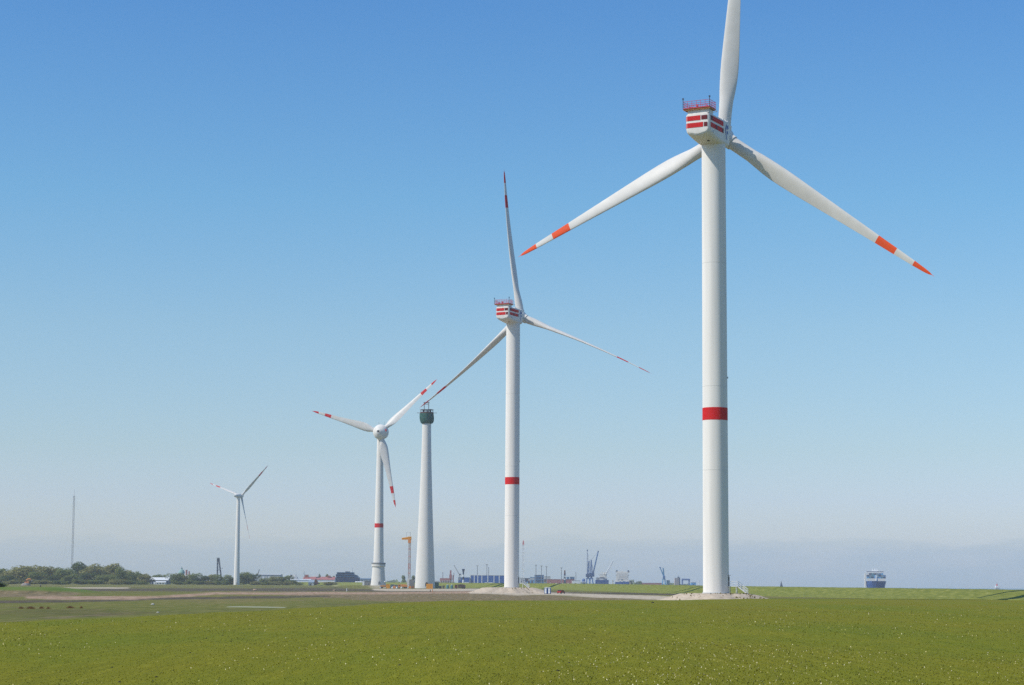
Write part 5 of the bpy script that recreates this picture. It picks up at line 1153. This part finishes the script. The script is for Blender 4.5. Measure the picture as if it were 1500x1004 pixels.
for i in range(8):
    tiers = 3 if 1 <= i <= 6 else 2
    for k in range(tiers):
        za, zb_ = 847.6 - k * 2.6, 847.6 - (k + 1) * 2.6
        mb = MB(); mb.box(((-11.6 + i * 3.45) * s + .8 * s, 14 + k * .5, (h(za) + h(zb_)) / 2), (3.3 * s, 12, h(zb_) - h(za) - .2)); mb.build('container_row', cols[(i * 2 + k * 3 + (i * k) % 2) % 6 if (i + k) % 7 == 3 else (i + k * 2) % 5], T)
mb = MB(); mb.box((.2 * s, 70, (h(847) + h(839)) / 2), (22 * s, 12, h(839) - h(847))); br = mb.build('bridge_tower', SW, T); mb = MB(); mb.box((.4 * s, 70, h(837.6)), (26 * s, 9, h(836.4) - h(839))); mb.build('bridge', PWHITE, br); mb = MB(); mb.box((.4 * s, 65.4, h(837.4)), (25 * s, .2, .9)); mb.build('window_row', NAVY, br)
mb = MB(); mb.box((.4 * s, 70, h(835.6)), (9 * s, 6, 1.4)); mb.tube((-3 * s, 70, h(835)), (-3 * s, 70, h(832.8)), .5, n=6); mb.tube((.6 * s, 70, h(835)), (.6 * s, 70, h(832)), .6, n=6); mb.tube((3.8 * s, 70, h(835)), (3.8 * s, 70, h(833)), .5, n=6); mb.build('radar_mast', PWHITE, br)
mb = MB(); mb.box((-14.5 * s, 40, (h(861) + h(840)) / 2), (2.2 * s, 60, h(840) - h(861))); mb.build('side_house', SW, T)
def sailboat(label, px, top, Y, sail, hull):
    T, s, h = rr_('sailing_boat', label, 'boat', px, Y, -1, 'small boats on the horizon'); H = h(top)
    mb = MB(); mb.loft([[(-3 * u, -.9 * u, z), (2.4 * u, -.7 * u, z), (4 * u, 0, z), (2.4 * u, .7 * u, z), (-3 * u, .9 * u, z)] for u, z in ((.75, -.3), (1.1, 1.4))]); mb.build('hull', hull, T)
    mb = MB(); mb.prism([(-2.6, 2.2), (-.2, 2.2), (-.1, H)], -.06, .06); mb.prism([(.2, 2.2), (3.0, 2.2), (.1, H * .86)], -.05, .05); mb.build('sail', sail, T); mb = MB(); mb.tube((0, 0, 1), (0, 0, H + .4), .12, n=6); mb.build('mast', GREYM, T)
sailboat('dark-sailed boat on the horizon right of the largest turbine', 1144.6, 850.5, 3400, NAVY, NAVY)
for px, top, l in ((1342, 857.2, 'white sail first right of the container ship, on the horizon'), (1387, 855.8, 'white sail second right of the container ship'), (1403, 858.6, 'lower white sail third right of the container ship'), (1417, 858.8, 'lower white sail fourth right of the container ship')): sailboat(l, px, top, 4300, PWHITE, PWHITE)
T, s, h = rr_('small_ferry', 'small white and red boat on the horizon near the right picture edge', 'boat', 1460.5, 3300, -1)
mb = MB(); mb.loft([[(-3.2 * s * u, -3 * u, z), (2.4 * s * u, -3 * u, z), (3.6 * s * u, 0, z), (2.4 * s * u, 3 * u, z), (-3.2 * s * u, 3 * u, z)] for u, z in ((.85, 0), (1.0, h(861)))]); mb.build('hull', LGREY, T); mb = MB(); mb.box((-.4 * s, 0, (h(861) + h(858)) / 2), (4.4 * s, 4.5, h(858) - h(861))); mb.build('deckhouse', PWHITE, T); mb = MB(); mb.box((-.2 * s, 0, h(857.4)), (1.8 * s, 3, 2)); mb.build('wheelhouse', RED, T); mb = MB(); mb.tube((0, 0, h(857)), (0, 0, h(853.5)), .3, n=6); mb.build('mast', ROOFR, T)
hall('dark_warehouse', 'dark teal warehouse right of the pale blue crane', 'warehouse', 976.5, 980.8, 850.3, 4000, mat('teal_dark', (.04, .12, .18), .6), NAVY, 14, [('door', NAVY, .2, .7, 0, .5)])
T, L, H = hall('grain_store', 'stepped pale stone-grey store with a roof mast right of the pale blue crane', 'store', 988, 996, 846.8, 4000, mat('store_grey', (.38, .32, .30), .8), LGREY, 14, [('window_strip', NAVY, .72, .98, 0, 1.06), ('window_strip', GREYM, .1, .18, .15, .9), ('window_strip', GREYM, .4, .48, .15, .9)])
mb = MB(); mb.tube((L * .2, 0, H), (L * .2, 0, H + 5), .6, .3, 6); mb.box((L * .2, 0, H + 1), (3, 3, 2)); mb.build('roof_mast', NAVY, T)
T, s, h = rr_('gantry_frame', 'pale blue steel gantry frame right of the stepped grey store', 'gantry', 1004.5, 4050)
for x in (-5, 5): mb = MB(); mb.lattice((x * s, 0, 0), (x * s, 0, h(849.4)), 1.4 * s, 1.4 * s, .5, 5); mb.build('leg', mat('gantry_blue', (.10, .18, .40), .5), T)
mb = MB(); mb.lattice((-6 * s, 0, h(849.2)), (6 * s, 0, h(849.2)), 2.4, 2.4, .5, 9); mb.build('beam', mat('gantry_blue', (.10, .18, .40), .5), T)
hall('flat_warehouse', 'flat pale blue warehouse low on the skyline left of the largest turbine', 'warehouse', 1012, 1019, 853.2, 4000, LBLUE, LGREY, 14, [('door', NAVY, .3, .6, 0, .6)])
hall('white_tank', 'white cube-like store touching the largest turbine on its left', 'store', 1023, 1025.2, 850.8, 4000, PWHITE, PWHITE, 4, [('door', GREYM, .3, .7, 0, .3)])
hall('long_red_roof', 'thin long red roof low above the dike left of the pale blue crane', 'building', 939, 969, 854.1, 3950, ROOFR, ROOFR, 16, [('window_row', LGREY, .02, .98, .1, .45)])
for a in (('pale yellow post-like bollard house left of the white stern ship', 897.2, 898.4, 849.5, mat('post_cream', (.55, .45, .30), .7)), ('pale cream post house touching the right of the white stern ship', 922.3, 923.6, 850, mat('post_cream', (.55, .45, .30), .7))): hall('pilot_post', a[0], 'tower', a[1], a[2], a[3], 3450, a[4], PWHITE, 2, [('window', NAVY, .2, .8, .7, .85)])

# weeds and loose stones on the gravel mounds (uncountable)
def litter(name, label, cat, N, m, hw, tall):
    vs, fs = [], []
    for k in range(N):
        cx, cy, rx, ry, h = ((47.0, 472, 13.6, 17, 1.62), (-1.0, 824, 17.5, 24, 2.15))[k % 2]
        a = rng.gauss(-.75, .55) if rng.random() < .6 else rng.uniform(-math.pi, .2); u = rng.uniform(.42, .97)
        x, y = cx + math.cos(a) * rx * u, cy + math.sin(a) * ry * u; z = h * (1 - float(sst(.50, .99, u)))
        for q in range(3 if tall else 1):
            o = len(vs); t = rng.uniform(0, 3.14); w = rng.uniform(.5, 1.3) * hw; hh = w * rng.uniform(.8, 1.7) if tall else w
            dx, dy = math.cos(t) * w, math.sin(t) * w
            vs += [(x - dx, y - dy, z - .05), (x + dx, y + dy, z - .05), (x + dx * .4 + rng.uniform(-.1, .1), y + dy * .4, z + hh), (x - dx * .6, y - dy * .6 + rng.uniform(-.2, .2), z + hh * .8)]
            fs.append((o, o + 1, o + 2, o + 3))
            if not tall:
                vs.append((x + rng.uniform(-.1, .1), y + w, z - .05)); fs += [(o + 1, o + 4, o + 2), (o + 4, o, o + 3), (o + 2, o + 4, o + 3)]
    mb = MB(); mb.add(vs, fs); tag(mb.build(name, m), label, cat, kind='stuff')
litter('weeds', 'sparse green and brown weeds growing on the gravel mounds', 'weeds', 150, simple_noise_mat('weed_leaf', [(.3, (.16, .17, .05)), (.55, (.28, .22, .11)), (.7, (.22, .23, .07))], 1.2, leaf=.4), .17, True)
litter('loose_stones', 'loose pale and brown stones scattered over the gravel mounds', 'stones', 200, simple_noise_mat('loose_stone', [(.3, (.22, .16, .11)), (.7, (.55, .50, .42))], 2.1), .10, False)

# ------------------------------------------------------------------ the air
def haze():
    mb = MB(); x0, x1, y0, y1, z0, z1 = -5600, 5600, -120, 12000, -6, 200
    mb.box(((x0 + x1) / 2, (y0 + y1) / 2, (z0 + z1) / 2), (x1 - x0, y1 - y0, z1 - z0))
    m = bpy.data.materials.new('haze_air'); m.use_nodes = True; n, l = nodes_of(m); n.remove(n['Principled BSDF'])
    v = n.new('ShaderNodeVolumePrincipled'); v.inputs['Color'].default_value = (.78, .87, 1, 1); v.inputs['Density'].default_value = HAZE; v.inputs['Anisotropy'].default_value = .0
    l.new(v.outputs[0], n['Material Output'].inputs['Volume'])
    o = mb.build('haze', m); tag(o, kind='stuff'); o['label'] = 'thin pale blue air haze over the whole plain'
HAZE = 0.000068
haze()
